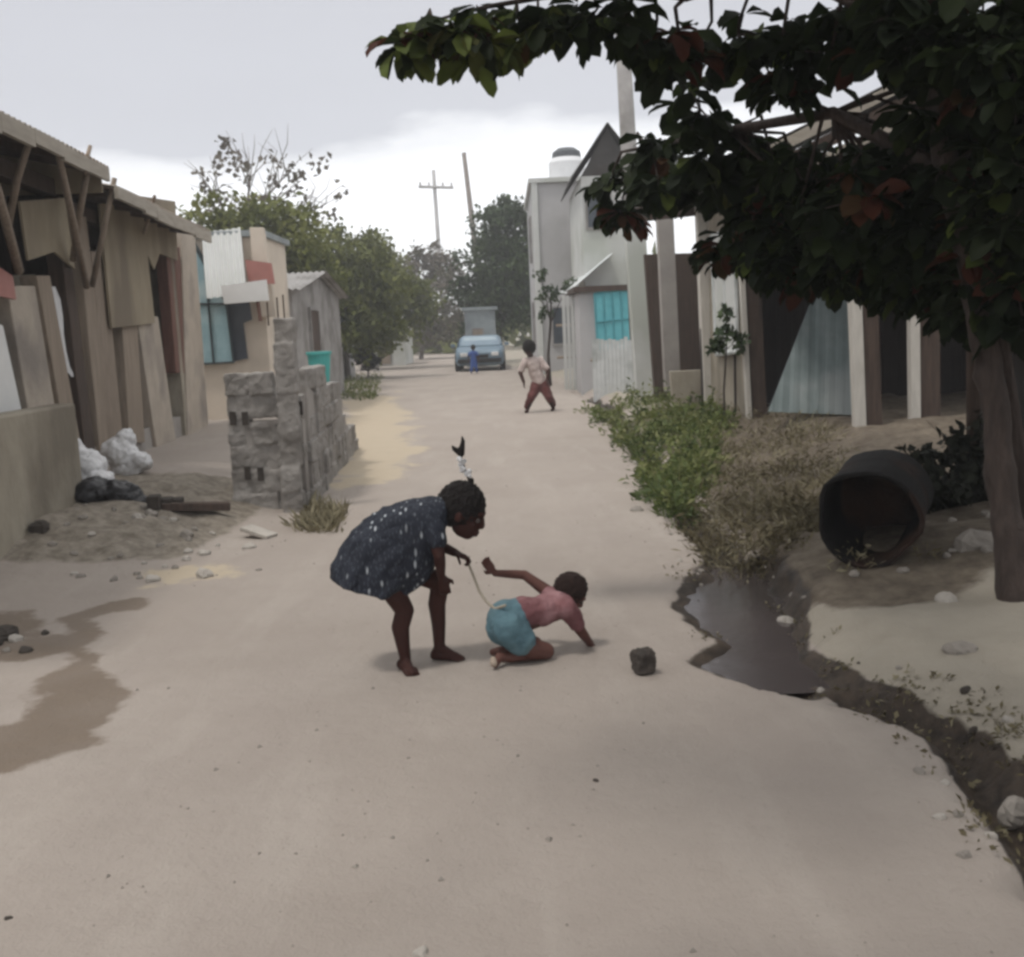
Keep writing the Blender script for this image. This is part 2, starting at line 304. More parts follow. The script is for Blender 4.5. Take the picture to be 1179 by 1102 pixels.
def ground_mat(name):
    m = bpy.data.materials.new(name); m.use_nodes = True; t = m.node_tree; n = t.nodes; l = t.links; b = n['Principled BSDF']
    ge = n.new('ShaderNodeNewGeometry'); P = ge.outputs['Position']
    def noise(s, d=6, r=.6, vec=None):
        q = n.new('ShaderNodeTexNoise'); q.inputs['Scale'].default_value = s; q.inputs['Detail'].default_value = d; q.inputs['Roughness'].default_value = r; l.new(vec or P, q.inputs['Vector']); return q.outputs['Fac']
    def ramp(f, a, ca, b_, cb):
        q = n.new('ShaderNodeValToRGB'); e = q.color_ramp.elements; e[0].position = a; e[0].color = (*ca, 1); e[1].position = b_; e[1].color = (*cb, 1); l.new(f, q.inputs[0]); return q.outputs[0]
    def mrange(f, a, b_, lo=0, hi=1):
        q = n.new('ShaderNodeMapRange'); q.inputs[1].default_value = a; q.inputs[2].default_value = b_; q.inputs[3].default_value = lo; q.inputs[4].default_value = hi; l.new(f, q.inputs[0]); return q.outputs[0]
    def math_(op, a, b_):
        q = n.new('ShaderNodeMath'); q.operation = op
        for i, k in enumerate((a, b_)):
            if isinstance(k, (int, float)): q.inputs[i].default_value = k
            else: l.new(k, q.inputs[i])
        return q.outputs[0]
    def mix(f, a, c, mode='MIX'):
        q = n.new('ShaderNodeMix'); q.data_type = 'RGBA'; q.blend_type = mode
        if isinstance(f, float): q.inputs[0].default_value = f
        else: l.new(f, q.inputs[0])
        for i, k in ((6, a), (7, c)):
            if isinstance(k, tuple): q.inputs[i].default_value = (*k, 1)
            else: l.new(k, q.inputs[i])
        return q.outputs[2]
    def attr(a):
        q = n.new('ShaderNodeAttribute'); q.attribute_name = a; return q.outputs['Fac']
    mp = n.new('ShaderNodeMapping'); mp.inputs['Scale'].default_value = (1.6, .28, 1); l.new(P, mp.inputs[0])
    base = ramp(noise(.9), .3, (.312, .270, .237), .7, (.378, .334, .298))
    base = mix(mrange(noise(1.6, 5, .6, mp.outputs[0]), .4, .7, 0, .5), base, (.31, .268, .24))      # wheel-worn streaks along the road
    base = mix(mrange(noise(2.1, 6, .6, mp.outputs[0]), .52, .66, 0, .5), base, (.395, .352, .314))
    base = mix(mrange(noise(.45, 4, .5), .5, .62, 0, .4), base, (.33, .285, .25))
    base = mix(mrange(noise(7, 8, .7), .45, .75, 0, .35), base, (.30, .262, .23))
    base = mix(mrange(noise(60, 4, .6), .60, .72, 0, .45), base, (.25, .215, .19))
    edge = noise(5, 6, .65)
    def mask(a, k=.5):
        return mrange(math_('ADD', attr(a), math_('MULTIPLY', math_('SUBTRACT', edge, .5), k)), .42, .58)
    base = mix(mask('sand', 1.1), base, mix(noise(4), (.41, .345, .262), (.465, .395, .30)))
    base = mix(mask('bank'), base, mix(noise(3.2, 8), (.25, .222, .18), (.385, .35, .295)))
    base = mix(mask('rub'), base, mix(mrange(noise(11, 8, .7), .35, .65), (.14, .118, .093), (.30, .265, .22)))
    base = mix(mask('soil', .7), base, mix(mrange(noise(9, 8, .7), .3, .7), (.075, .058, .044), (.205, .172, .132)))
    wet = math_('MULTIPLY', mask('wet', 1.0), mrange(noise(3, 4), .25, .6, .75, 1))
    base = mix(wet, base, mix(noise(6), (.145, .113, .087), (.215, .172, .135)))
    mud = mask('mud', .9)
    base = mix(mud, base, mix(mrange(noise(10, 8, .7), .35, .65), (.018, .013, .010), (.075, .055, .040)))
    l.new(base, b.inputs['Base Color'])
    b.inputs['Specular IOR Level'].default_value = .25
    l.new(mix(math_('MAXIMUM', mud, math_('MULTIPLY', wet, .4)), (.92, .92, .92), (.6, .6, .6)), b.inputs['Roughness'])
    bu = n.new('ShaderNodeBump'); bu.inputs['Strength'].default_value = .5; bu.inputs['Distance'].default_value = .035
    l.new(math_('ADD', noise(14, 8, .65), math_('MULTIPLY', noise(90, 3), .35)), bu.inputs['Height']); l.new(bu.outputs[0], b.inputs['Normal'])
    return m
M['ground'] = ground_mat('dusty_ground')

# ------------------------------------------------------------------ ground and road
def interp(y, tab):
    return np.interp(y, [a for a, _ in tab], [b for _, b in tab])
GUT = [(-30, 1.1), (2.0, 1.30), (2.8, 1.37), (3.05, 1.41), (3.45, 1.42), (3.7, 1.34), (4.0, 1.20), (4.4, 1.08), (5.24, 1.16), (6.4, 1.22), (9, 1.32), (18, 1.65), (25, 1.4), (37, .2), (60, -3)]
REDGE = [(a, b - .13) for a, b in GUT]
LEDGE = [(-30, -2.6), (5, -2.3), (8, -2.0), (12, -2.05), (21, -3.1), (36, -4.4), (60, -8)]
def vnoise(x, y, s, seed=0):
    r = np.random.default_rng(seed); T = r.random((64, 64)); x = np.asarray(x) * s; y = np.asarray(y) * s
    xi = np.floor(x).astype(int); yi = np.floor(y).astype(int); fx = x - xi; fy = y - yi; fx = fx * fx * (3 - 2 * fx); fy = fy * fy * (3 - 2 * fy)
    g = lambda i, j: T[i % 64, j % 64]
    return (g(xi, yi) * (1 - fx) + g(xi + 1, yi) * fx) * (1 - fy) + (g(xi, yi + 1) * (1 - fx) + g(xi + 1, yi + 1) * fx) * fy
def sstep(a, b, x):
    t = np.clip((x - a) / (b - a), 0, 1); return t * t * (3 - 2 * t)
def polymask(X, Y, poly, soft):      # 1 inside, 0 outside, .5 on the outline
    P = np.array([(p[0], p[1]) for p in poly]); d = np.full(X.shape, 1e9); ins = np.zeros(X.shape, bool)
    for i in range(len(P)):
        a = P[i]; b = P[(i + 1) % len(P)]; e = b - a
        t = np.clip(((X - a[0]) * e[0] + (Y - a[1]) * e[1]) / (e @ e + 1e-12), 0, 1)
        d = np.minimum(d, np.hypot(X - a[0] - t * e[0], Y - a[1] - t * e[1]))
        c = ((a[1] > Y) != (b[1] > Y)); xs = (b[0] - a[0]) * (Y - a[1]) / (b[1] - a[1] + 1e-12) + a[0]; ins ^= c & (X < xs)
    return np.clip(.5 + np.where(ins, d, -d) / soft, 0, 1)
GP = lambda L_: [G(x, y) for x, y in L_]
PUDDLE = GP([(822, 648), (800, 690), (790, 718), (838, 738), (822, 768), (880, 784), (938, 792), (945, 770), (915, 730), (900, 690), (880, 655)])
STAINS = [GP([(-60, 905), (30, 888), (105, 866), (135, 825), (152, 788), (112, 765), (92, 742), (70, 745), (60, 775), (20, 820), (-60, 850)]),
          GP([(62, 742), (70, 718), (100, 700), (165, 688), (150, 706), (110, 718), (98, 742)]),
          GP([(-60, 700), (40, 702), (45, 722), (95, 735), (90, 750), (40, 760), (-60, 750)])]
SANDS = [GP([(395, 462), (450, 452), (472, 490), (478, 530), (455, 556), (420, 562), (392, 556), (384, 500)]), GP([(180, 652), (290, 640), (270, 662), (190, 672)])]
BANKS = [GP([(905, 700), (1000, 640), (1179, 640), (1400, 700), (1400, 1000), (1179, 925), (1135, 895), (1060, 815), (960, 770), (925, 735)])]
def height(X, Y):
    gx = interp(Y, GUT) + .10 * (vnoise(X * 0, Y, 1.7, 3) - .5) + .06 * (vnoise(X * 0, Y, 6, 4) - .5) + .035 * (vnoise(X * 0, Y, 15, 5) - .5)
    le = interp(Y, LEDGE)
    h = .020 * (vnoise(X, Y, .8, 1) - .5) + .012 * (vnoise(X, Y, 3.1, 2) - .5)
    near = sstep(2.0, 5.5, Y) * (1 - sstep(30, 45, Y))
    lb = sstep(-.25, 1.1, le - X) * .22 * sstep(6.4, 7.6, Y) * (1 - sstep(22, 30, Y))
    rb = (sstep(.08, .5, X - gx) * .08 + sstep(.5, 2.2, X - gx) * .24) * near + sstep(.05, .3, X - gx) * .05
    wd = .095 + .06 * (vnoise(X * 0, Y, 2.3, 8) - .5)
    gd = np.exp(-((X - gx) / wd) ** 2) * .11 * (1 - sstep(20, 26, Y)) * (1 - .85 * np.exp(-((Y - 3.98) / .16) ** 2)) * (1 - .85 * np.exp(-((Y - 6.4) / .2) ** 2))
    pm = polymask(X + .16 * (vnoise(X, Y, 3.6, 31) - .5) + .06 * (vnoise(X, Y, 9, 33) - .5), Y + .3 * (vnoise(X, Y, 3, 32) - .5), PUDDLE, .2)
    h = h * (1 - sstep(.3, .7, pm)) + lb + rb * (1 - sstep(.35, .6, pm)) - np.maximum(gd, pm * .075)
    h = h + .035 * (vnoise(X, Y, 16, 61) - .5) * np.exp(-((X - gx) / .3) ** 2) * near + .02 * (vnoise(X, Y, 1.6, 62) - .5) * sstep(.25, .4, X * 0 + .5)
    h = h + .07 * (vnoise(X, Y, 4.5, 5) - .5) * sstep(.25, .6, X - gx) * near
    h = h + .09 * np.exp(-((X - 2.05) / .5) ** 2 - ((Y - 5.75) / .6) ** 2)
    h = h + (.07 * (vnoise(X, Y, 5, 6) - .4) + .03 * vnoise(X, Y, 14, 9)) * sstep(-.1, .4, le - X) * sstep(6.3, 7.2, Y) * (1 - sstep(9.5, 11, Y))
    return h
def H(x, y): return float(height(np.array([x]), np.array([y]))[0])

def axis(parts):
    out = []
    for a, b, n_ in parts: out += list(np.linspace(a, b, n_, endpoint=False))
    return np.array(out + [parts[-1][1]])
xs = axis([(-500, -60, 8), (-60, -12, 16), (-12, -4.5, 30), (-4.5, -2.6, 34), (-2.6, .6, 70), (.6, 2.4, 80), (2.4, 5, 50), (5, 12, 25), (12, 60, 16), (60, 500, 8)])
ys = axis([(-60, -4, 10), (-4, 1.8, 16), (1.8, 8.5, 220), (8.5, 14, 90), (14, 30, 90), (30, 70, 50), (70, 600, 14)])
X, Y = np.meshgrid(xs, ys); Zh = height(X, Y)
gxv = interp(Y, GUT); lev = interp(Y, LEDGE)
attrs = dict(
    wet=np.maximum.reduce([polymask(X + .16 * (vnoise(X, Y, 4, 81) - .5), Y + .3 * (vnoise(X, Y, 3.3, 82) - .5), s_, .3) for s_ in STAINS]),
    sand=np.maximum.reduce([polymask(X + .5 * (vnoise(X, Y, 1.3, 71) - .5), Y + 1.6 * (vnoise(X, Y, 1.1, 72) - .5), s_, .9) for s_ in SANDS]),
    bank=np.maximum(polymask(X, Y, BANKS[0], .12), sstep(.1, .35, X - gxv) * .9),
    rub=sstep(-.15, .25, lev - X) * sstep(6.5, 7.1, Y) * (1 - sstep(9.3, 10.2, Y)) ,
    soil=sstep(.05, .35, X - gxv) * sstep(4.45, 5.0, Y + .5 * (vnoise(X, Y, 2.2, 51) - .5)) * (1 - .75 * sstep(13, 18, Y)),
    mud=np.maximum(np.exp(-((X - gxv - .01) / .125) ** 4) * (1 - sstep(19, 24, Y)), sstep(.05, .5, polymask(X + .16 * (vnoise(X, Y, 3.6, 31) - .5) + .06 * (vnoise(X, Y, 9, 33) - .5), Y + .3 * (vnoise(X, Y, 3, 32) - .5), PUDDLE, .34)) * .9))
road_mask = (X > lev) & (X < gxv - .13)
nx = len(xs)
def ground_piece(name, sel):
    idx = {}; vs = []; fs = []; keep = []
    for j in range(len(ys) - 1):
        for i in range(nx - 1):
            if road_mask[j, i] == sel:
                q = []
                for (jj, ii) in ((j, i), (j, i + 1), (j + 1, i + 1), (j + 1, i)):
                    k = jj * nx + ii
                    if k not in idx: idx[k] = len(vs); vs.append((X[jj, ii], Y[jj, ii], Zh[jj, ii])); keep.append(k)
                    q.append(idx[k])
                fs.append(q)
    me = bpy.data.meshes.new(name); me.from_pydata(vs, [], fs); keep = np.array(keep)
    for k, a in attrs.items():
        at = me.attributes.new(k, 'FLOAT', 'POINT'); at.data.foreach_set('value', a.ravel()[keep].astype(np.float32))
    # seam-free normals
    me.shade_smooth(); me.materials.append(M['ground'])
    o = bpy.data.objects.new(name, me); col.objects.link(o); return struct(o)
ground_piece('dirt_road', True); ground_piece('ground', False)

wm = mat('puddle_water', (.075, .060, .058), (.06, .050, .049), rough=.17, spec=.5, scale=2.5, bump=.12, bscale=5)
pb = MB(); c_ = sum((Vector(p) for p in PUDDLE), Vector()) / len(PUDDLE)
pb.add([(.35, 4.0, -.034), (1.9, 4.0, -.034), (1.9, 6.38, -.034), (.35, 6.38, -.034)], [(0, 1, 2, 3)])
struct(pb.build('puddle_water', wm))

# ------------------------------------------------------------------ foliage helpers
def leaves_mesh(name, C, L_, Wd, nrm, tip, tint, mat_, parent=None, loc=None, fold=.15, fine=False):
    """C centres (n,3), nrm leaf normals, tip directions; one mesh of n leaves"""
    n = len(C); tip = tip / np.linalg.norm(tip, axis=1, keepdims=True)
    side = np.cross(nrm, tip); side /= np.linalg.norm(side, axis=1, keepdims=True) + 1e-9; up = np.cross(tip, side)
    if fine: prof = [(0, 0, 0), (.25, .20, .06), (.62, .46, .12), (.9, .30, .05), (1, 0, -.05)]
    else: prof = [(0, 0, 0), (.5, .5, fold), (1, 0, 0)]
    pts = []
    mid = [k for k in range(1, len(prof) - 1)]
    def P(t, s, u): return C + tip * (L_ * t)[:, None] + side * (Wd * s)[:, None] + up * (L_ * u)[:, None]
    z = np.zeros(n)
    pts.append(P(z, z, z))
    for k in mid:
        t, s, u = prof[k]; droop = -.25 * t * t if fine else 0
        pts.append(P(z + t, z + s, z + u + droop)); pts.append(P(z + t, z - s, z + u + droop))
        if fine: pts.append(P(z + t, z, z + droop))
    pts.append(P(z + 1, z, z + (prof[-1][2] - .25 if fine else 0)))
    A = np.stack(pts, 1); m = A.shape[1]
    if fine:
        F = [(0, 3, 1), (0, 2, 3)]
        for k in range(len(mid) - 1):
            a = 1 + 3 * k; b = a + 3; F += [(a, a + 2, b + 2, b), (a + 2, a + 1, b + 1, b + 2)]
        a = 1 + 3 * (len(mid) - 1); F += [(a, a + 2, m - 1), (a + 2, a + 1, m - 1)]
    else: F = [(0, 2, 3, 1)]
    vs = A.reshape(-1, 3)
    org = np.array(ORG[parent.name]) if parent is not None else np.array(loc)
    fs = []
    for f in F: fs.append(np.array(f)[None, :] + (np.arange(n) * m)[:, None])
    me = bpy.data.meshes.new(name); me.from_pydata((vs - org).tolist(), [], [tuple(q) for g in fs for q in g.tolist()])
    at = me.attributes.new('tint', 'FLOAT', 'POINT'); at.data.foreach_set('value', np.repeat(tint, m).astype(np.float32))
    me.materials.append(mat_); me.shade_smooth()
    o = bpy.data.objects.new(name, me); col.objects.link(o)
    if parent is not None: o.parent = parent
    else: o.location = loc
    ORG[o.name] = Vector(org); return o
def runit(n):
    v = RNG.normal(size=(n, 3)); return v / np.linalg.norm(v, axis=1, keepdims=True)

def tree(name, base, label, cat, clumps, n, lsize, mat_, group=None, bark='bark_grey', trunk_r=.1, density=None, twigs=0, lean=(0, 0)):
    """clumps: (x,y,z,r) world; leaf clumps spread through each volume, limbs from the trunk to every clump"""
    t = thing(name, base, label, cat, group); b = Vector(base)
    top = max(c[2] for c in clumps); cx = sum(c[0] for c in clumps) / len(clumps); cy = sum(c[1] for c in clumps) / len(clumps)
    fork = Vector((b.x * .5 + cx * .5, b.y * .5 + cy * .5, b.z + (min(c[2] for c in clumps) - b.z) * .75 + .2))
    tb = MB(); tb.tube([b - Vector((0, 0, .1)), b.lerp(fork, .5) + Vector((random.uniform(-.08, .08), 0, 0)), fork, fork.lerp(Vector((cx, cy, top)), .6)], [trunk_r * 1.25, trunk_r, trunk_r * .8, trunk_r * .25], 8)
    tb.build('trunk', M[bark], t, smooth=True)
    lb = MB()
    for c in clumps:
        p = Vector(c[:3]); m_ = fork.lerp(p, .5) + Vector((random.uniform(-.2, .2), random.uniform(-.2, .2), random.uniform(0, .25))) * c[3]
        lb.tube([fork, m_, p], [trunk_r * .5, trunk_r * .33, trunk_r * .12], 5)
        for k in range(twigs):
            q = p + Vector(runit(1)[0] * np.array([1, 1, .6])) * c[3] * random.uniform(.7, 1.2); q.z = max(q.z, p.z - c[3] * .4) + c[3] * .5
            lb.tube([m_.lerp(p, random.random()), p.lerp(q, .5) + Vector(runit(1)[0]) * .1 * c[3], q], [trunk_r * .14, trunk_r * .1, trunk_r * .04], 4)
    lb.build('limbs', M[bark], t, smooth=True)
    if n:
        vol = np.array([c[3] ** 2 for c in clumps]); cnt = (n * vol / vol.sum()).astype(int); C = []; T = []
        for c, k in zip(clumps, cnt):
            sub = runit(max(6, k // 40)) * RNG.random((max(6, k // 40), 1)) ** .4 * c[3]
            g = RNG.integers(0, len(sub), k)
            pts = sub[g] + RNG.normal(size=(k, 3)) * c[3] * .17
            C.append(pts * np.array([1, 1, .85]) + np.array(c[:3])); T.append(np.clip(RNG.random(len(sub))[g] * .8 + RNG.normal(size=k) * .12, 0, 1))
        C = np.concatenate(C); T = np.concatenate(T); k = len(C)
        leaves_mesh('crown', C, lsize * RNG.uniform(.7, 1.3, k), lsize * RNG.uniform(.5, .8, k), runit(k) + np.array([0, 0, .6]), runit(k), T, mat_, t)
    return t

# ================================================================== LEFT SIDE
# ---- plank-and-pole house
A0 = Vector((-3.52, 6.0, 0)); B0 = Vector((-4.16, 14.1, 0)); SD = (B0 - A0).normalized(); ND = Vector((SD.y, -SD.x, 0))   # ND points to the road
LW = (B0 - A0).length
def HL(s, n, z): return A0 + SD * s + ND * n + Vector((0, 0, z))
def WQ(pts, n0, n1):                 # outline seen on the facade, standing n0..n1 proud of it
    return [PL(x, y, A0 + ND * n0, ND) for x, y in pts], ND * (n1 - n0)
hb = A0 + SD * 4; hb.z = .1
LH = thing('plank_house', hb, 'shabby wooden shack on the left with pole props under a sagging tin eave', 'house')
def bx(mb, s0, s1, n0, n1, z0, z1):
    return mb.hexa([HL(s0, n0, z0), HL(s1, n0, z0), HL(s1, n1, z0), HL(s0, n1, z0), HL(s0, n0, z1), HL(s1, n0, z1), HL(s1, n1, z1), HL(s0, n1, z1)])
m_ = MB()                            # inner board wall, set back behind the porch poles
s_ = -1.6
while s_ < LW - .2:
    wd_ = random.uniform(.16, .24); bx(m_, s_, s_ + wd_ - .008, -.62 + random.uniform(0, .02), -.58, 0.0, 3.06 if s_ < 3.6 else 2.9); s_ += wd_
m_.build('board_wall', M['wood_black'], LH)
m_ = MB(); bx(m_, LW - .16, LW, -4.2, -.02, 0, 2.75); bx(m_, -1.8, -1.64, -4.2, -.64, 0, 2.75); bx(m_, -1.6, LW - .2, -4.2, -4.05, 0, 2.75); m_.build('side_wall', M['plaster_b'], LH)
m_ = MB(); bx(m_, -1.6, LW - .2, -.57, -.06, 0, .46); m_.build('porch_floor', M['plaster_g'], LH)
m_ = MB(); m_.prism(*WQ([(198, 262), (214, 262), (231, 500), (206, 510)], -.12, .0)); m_.build('corner_wall', M['plaster_p'], LH, bevel=.01)
for pts in ([(92, 285), (124, 285), (146, 515), (112, 522)], [(186, 300), (200, 298), (214, 505), (198, 512)], [(-6, 318), (34, 316), (58, 545), (20, 552)]):
    m_ = MB(); m_.prism(*WQ(pts, -.34, -.29)); m_.build('plaster_panel', M['plaster_b'], LH, bevel=.008)
# uprights of the porch, near to far
for pts, mt in (([(-14, 330), (20, 330), (60, 566), (30, 580)], 'plaster_p'), ([(22, 318), (38, 318), (84, 560), (66, 560)], 'wood_grey'),
                ([(70, 250), (82, 250), (112, 520), (98, 520)], 'wood_grey'), ([(88, 290), (104, 290), (128, 528), (110, 528)], 'wood_pole'),
                ([(122, 330), (140, 330), (152, 510), (134, 512)], 'wood_grey'), ([(143, 365), (168, 365), (190, 512), (166, 516)], 'plaster_p'),
                ([(178, 285), (194, 285), (206, 430), (190, 430)], 'wood_red'), ([(46, 240), (56, 240), (92, 520), (80, 520)], 'wood_dark')):
    m_ = MB(); m_.prism(*WQ(pts, -.16, -.02)); m_.build('post', M[mt], LH, bevel=.008)
m_ = MB(); m_.prism(*WQ([(112, 235), (160, 228), (176, 372), (126, 378)], .0, .025)); m_.build('plywood_panel', M['ply'], LH)
m_ = MB(); m_.prism(*WQ([(20, 232), (72, 228), (84, 310), (60, 290), (30, 300)], .0, .02)); m_.build('plywood_panel', M['ply'], LH)
m_ = MB(); m_.prism(*WQ([(155, 225), (200, 232), (203, 300), (182, 292), (176, 310), (166, 290)], .0, .02)); m_.build('plywood_panel', M['ply'], LH)
m_ = MB(); m_.prism(*WQ([(-30, 362), (0, 375), (22, 474), (-30, 484)], .01, .03)); m_.build('white_panel', M['white'], LH)
m_ = MB(); m_.prism(*WQ([(-10, 305), (10, 318), (14, 345), (-10, 340)], .0, .03)); m_.build('red_cloth', M['red'], LH)
# pale strip of plastic hanging in the doorway
m_ = MB(); cc = [(60, 330), (64, 345), (66, 365), (68, 385), (71, 405), (76, 422), (84, 434)]
ww = [3, 5, 6, 5, 5, 4, 2]
for i in range(len(cc) - 1):
    (x0, y0), (x1, y1) = cc[i], cc[i + 1]
    m_.prism(*WQ([(x0 - ww[i], y0), (x0 + ww[i], y0), (x1 + ww[i + 1], y1), (x1 - ww[i + 1], y1)], -.05, -.046))
m_.build('plastic_strip', M['plastic_w'], LH)
# roof: old tin on rafters, two sections
EV = .42
def roof(s0, s1, ze, rise, mt):
    m = MB(); m.sheet(HL(s0, EV, ze), HL(s1, EV, ze) - HL(s0, EV, ze), HL(s0, -2.3, ze + rise) - HL(s0, EV, ze), .1, .014); m.sheet(HL(s0, -4.6, ze - .05), HL(s1, -4.6, ze - .05) - HL(s0, -4.6, ze - .05), HL(s0, -2.3, ze + rise) - HL(s0, -4.6, ze - .05), .1, .014)
    r = m.build('roof', M[mt], LH)
    q = MB(); k = s0 + .15; dz = rise / (EV + 2.3)
    while k < s1:
        q.hexa([HL(k, EV - .03, ze - .10), HL(k + .06, EV - .03, ze - .10), HL(k + .06, -2.2, ze + rise - .13), HL(k, -2.2, ze + rise - .13),
                HL(k, EV - .03, ze - .025), HL(k + .06, EV - .03, ze - .025), HL(k + .06, -2.2, ze + rise - .05), HL(k, -2.2, ze + rise - .05)]); k += .62
    q.build('rafter', M['wood_dark'], r)
    q = MB(); q.hexa([HL(s0, EV - .03, ze - .022), HL(s1, EV - .03, ze - .022), HL(s1, -.55, ze + dz * .9 - .03), HL(s0, -.55, ze + dz * .9 - .03),
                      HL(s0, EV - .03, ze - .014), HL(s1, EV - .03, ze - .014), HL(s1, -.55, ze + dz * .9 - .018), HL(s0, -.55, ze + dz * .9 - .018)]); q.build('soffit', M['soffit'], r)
    q = MB(); n_ = 9
    for i in range(n_):
        a, b = s0 + (s1 - s0) * i / n_, s0 + (s1 - s0) * (i + 1) / n_; j0 = random.uniform(-.03, .02); bx(q, a, b - .004, EV - .025, EV + .005 + random.uniform(0, .012), ze - .12 + j0, ze - .005 + j0 * .3)
    q.build('fascia', M['trim'], r)
roof(-1.9, 3.75, 2.93, .62, 'roof_old'); roof(3.95, LW + .25, 2.80, .5, 'roof_old')
m_ = MB(); m_.prism([HL(3.70, .36, 2.72), HL(3.70, -2.3, 2.72), HL(3.70, -2.3, 3.50), HL(3.70, .36, 2.90)], SD * .03); m_.build('gable_board', M['ply'], LH)
m_ = MB(); bx(m_, -1.6, 3.66, -.16, -.02, 2.70, 2.84); bx(m_, 3.74, LW, -.14, -.03, 2.58, 2.70); m_.build('wall_beam', M['wood_dark'], LH)
# slanting bamboo props between eave and posts
for (a, na), (b, nb), r_ in ((((38, 150), .38), ((8, 268), .05), .028), (((66, 172), .40), ((100, 330), .06), .03), (((103, 182), .40), ((84, 300), .06), .03), (((132, 205), .40), ((106, 330), .06), .028),
                             (((178, 226), .36), ((166, 268), .05), .022), (((-4, 215), .30), ((22, 312), .05), .035), (((104, 168), .44), ((98, 200), .41), .02)):
    p, q = PL(*a, A0 + ND * na, ND), PL(*b, A0 + ND * nb, ND); mid = p.lerp(q, .5) + Vector((random.uniform(-.02, .02), 0, random.uniform(-.02, .02)))
    m_ = MB(); m_.tube([p, mid, q], [r_ * .85, r_, r_], 8); m_.build('prop_pole', M['wood_pole'], LH, smooth=True)
# ---- low plaster wall at the near corner
wb = MB(); wp = [(-3.30, 5.6), (-3.28, 8.25), (-3.46, 8.25), (-3.49, 5.6)]
zb = [H(x, y) - .15 for x, y in wp]
wb.hexa([(x, y, -.1) for x, y in wp] + [(x, y, .98) for x, y in wp])
tag(wb.build('low_wall', M['plaster_b'], bevel=.02), 'low beige plaster wall in front of the near end of the left shack', 'wall')

# ---- sacks and bag on the porch edge
def sack(pts, seed, voxel=.012, noise=.075):
    m = MB()
    for (x, y, Y_), r in pts: m.ball(V(x, y, Y_), r)
    return remesh(m, voxel, 2, noise, .09, seed)
sk = 'plastic sacks at the left shack'
tag(sack([((78, 530, 8.6), (.16, .14, .20)), ((96, 540, 8.6), (.19, .16, .15)), ((112, 555, 8.5), (.14, .12, .085)), ((127, 563, 8.45), (.07, .07, .045))], 1).build('sack', M['plastic_w'], smooth=True), 'bulging white plastic sack heaped over the black bag by the shack', 'sack', sk)
tag(sack([((138, 522, 9.75), (.16, .14, .14)), ((157, 532, 9.75), (.14, .12, .10)), ((146, 507, 9.8), (.09, .09, .10)), ((146, 541, 9.75), (.16, .12, .09))], 2).build('sack', M['plastic_w'], smooth=True), 'smaller white plastic sack set further along the shack front', 'sack', sk)
tag(sack([((104, 568, 8.2), (.17, .15, .12)), ((136, 570, 8.25), (.18, .15, .115)), ((158, 580, 8.25), (.09, .1, .07))], 3).build('bag', M['plastic_k'], smooth=True), 'black plastic bag lying under the white sacks', 'bag', sk)

# ---- rubble stones
def stone(c, r, mt, label, seed, sq=(1, 1, .7), grp='rubble stones', name='stone'):
    rr = random.Random(seed); m = MB(); m.ball((0, 0, 0), r, nu=12, nv=8)
    q = Matrix.Rotation(rr.uniform(0, 6), 3, 'Z'); v2 = []
    for p in m.v:
        p = Vector(p); k = 1 + .28 * math.sin(p.x / r * 2.3 + seed) * math.cos(p.y / r * 2.9 + seed * 1.7) + rr.uniform(-.09, .09)
        p = q @ Vector((p.x * sq[0] * k, p.y * sq[1] * k, p.z * sq[2] * k)); v2.append(Vector(c) + p + Vector((0, 0, r * sq[2] * .25)))
    m.v = v2
    return tag(m.build(name, M[mt]), label, 'stone', grp)
for i in range(46):
    px, py = random.uniform(45, 300), random.uniform(585, 648)
    if px > 200 and py < 600: py += 20
    p = G(px, py, .12); z = H(p.x, p.y); r_ = random.choice((.02, .025, .03, .035, .05))
    stone((p.x, p.y, z), r_, random.choice(('stone', 'stone', 'stone', 'stone_w')), 'small broken stone in the rubble strip before the left shack', i, (1, random.uniform(.7, 1), random.uniform(.5, .8)), 'rubble before the left shack')
p = G(48, 640); stone((p.x, p.y, H(p.x, p.y) - .01), .075, 'stone_k', 'dark stone at the near corner of the rubble strip', 90)
p = G(76, 600, .1); stone((p.x, p.y, H(p.x, p.y)), .085, 'stone_w', 'pale stone below the white sacks', 91)
for i, (px, py, r_, mt) in enumerate(((2, 735, .07, 'stone_k'), (18, 738, .035, 'stone_w'), (30, 752, .03, 'stone_k'), (52, 730, .022, 'stone_k'), (-12, 745, .05, 'stone_k'), (8, 752, .02, 'stone'))):
    p = G(px, py); stone((p.x, p.y, H(p.x, p.y)), r_, mt, 'stone of the little dark heap at the left edge of the road', 100 + i, grp='heap at the left road edge')
def slab(px, py, sx, sy, sz, rz, mt, label, tilt=0, z0=.0):
    p = G(px, py, z0); m = MB(); m.box((p.x, p.y, H(p.x, p.y) + sz * .6 + abs(math.sin(tilt)) * sx * .4), (sx, sy, sz), rz, tilt=Matrix.Rotation(tilt, 3, 'Y')); return tag(m.build('slab', M[mt], bevel=.006), label, 'slab', 'loose slabs')
slab(297, 602, .24, .13, .03, R(-25), 'stone_w', 'whitish flat slab leaning at the foot of the block wall', R(14), .1)
slab(225, 578, .5, .10, .06, R(20), 'wood_dark', 'dark short plank lying behind the rubble', R(5), .2)
for i, (px, py) in enumerate(((178, 583), (192, 580), (204, 578))):
    p = G(px, py, .2); m_ = MB(); m_.box((p.x, p.y, H(p.x, p.y) + .05), (.09, .14, .1), R(10)); tag(m_.build('brick', M['stone_k'], bevel=.008), 'dark brick in the short row at the shack foot', 'brick', 'row of dark bricks')

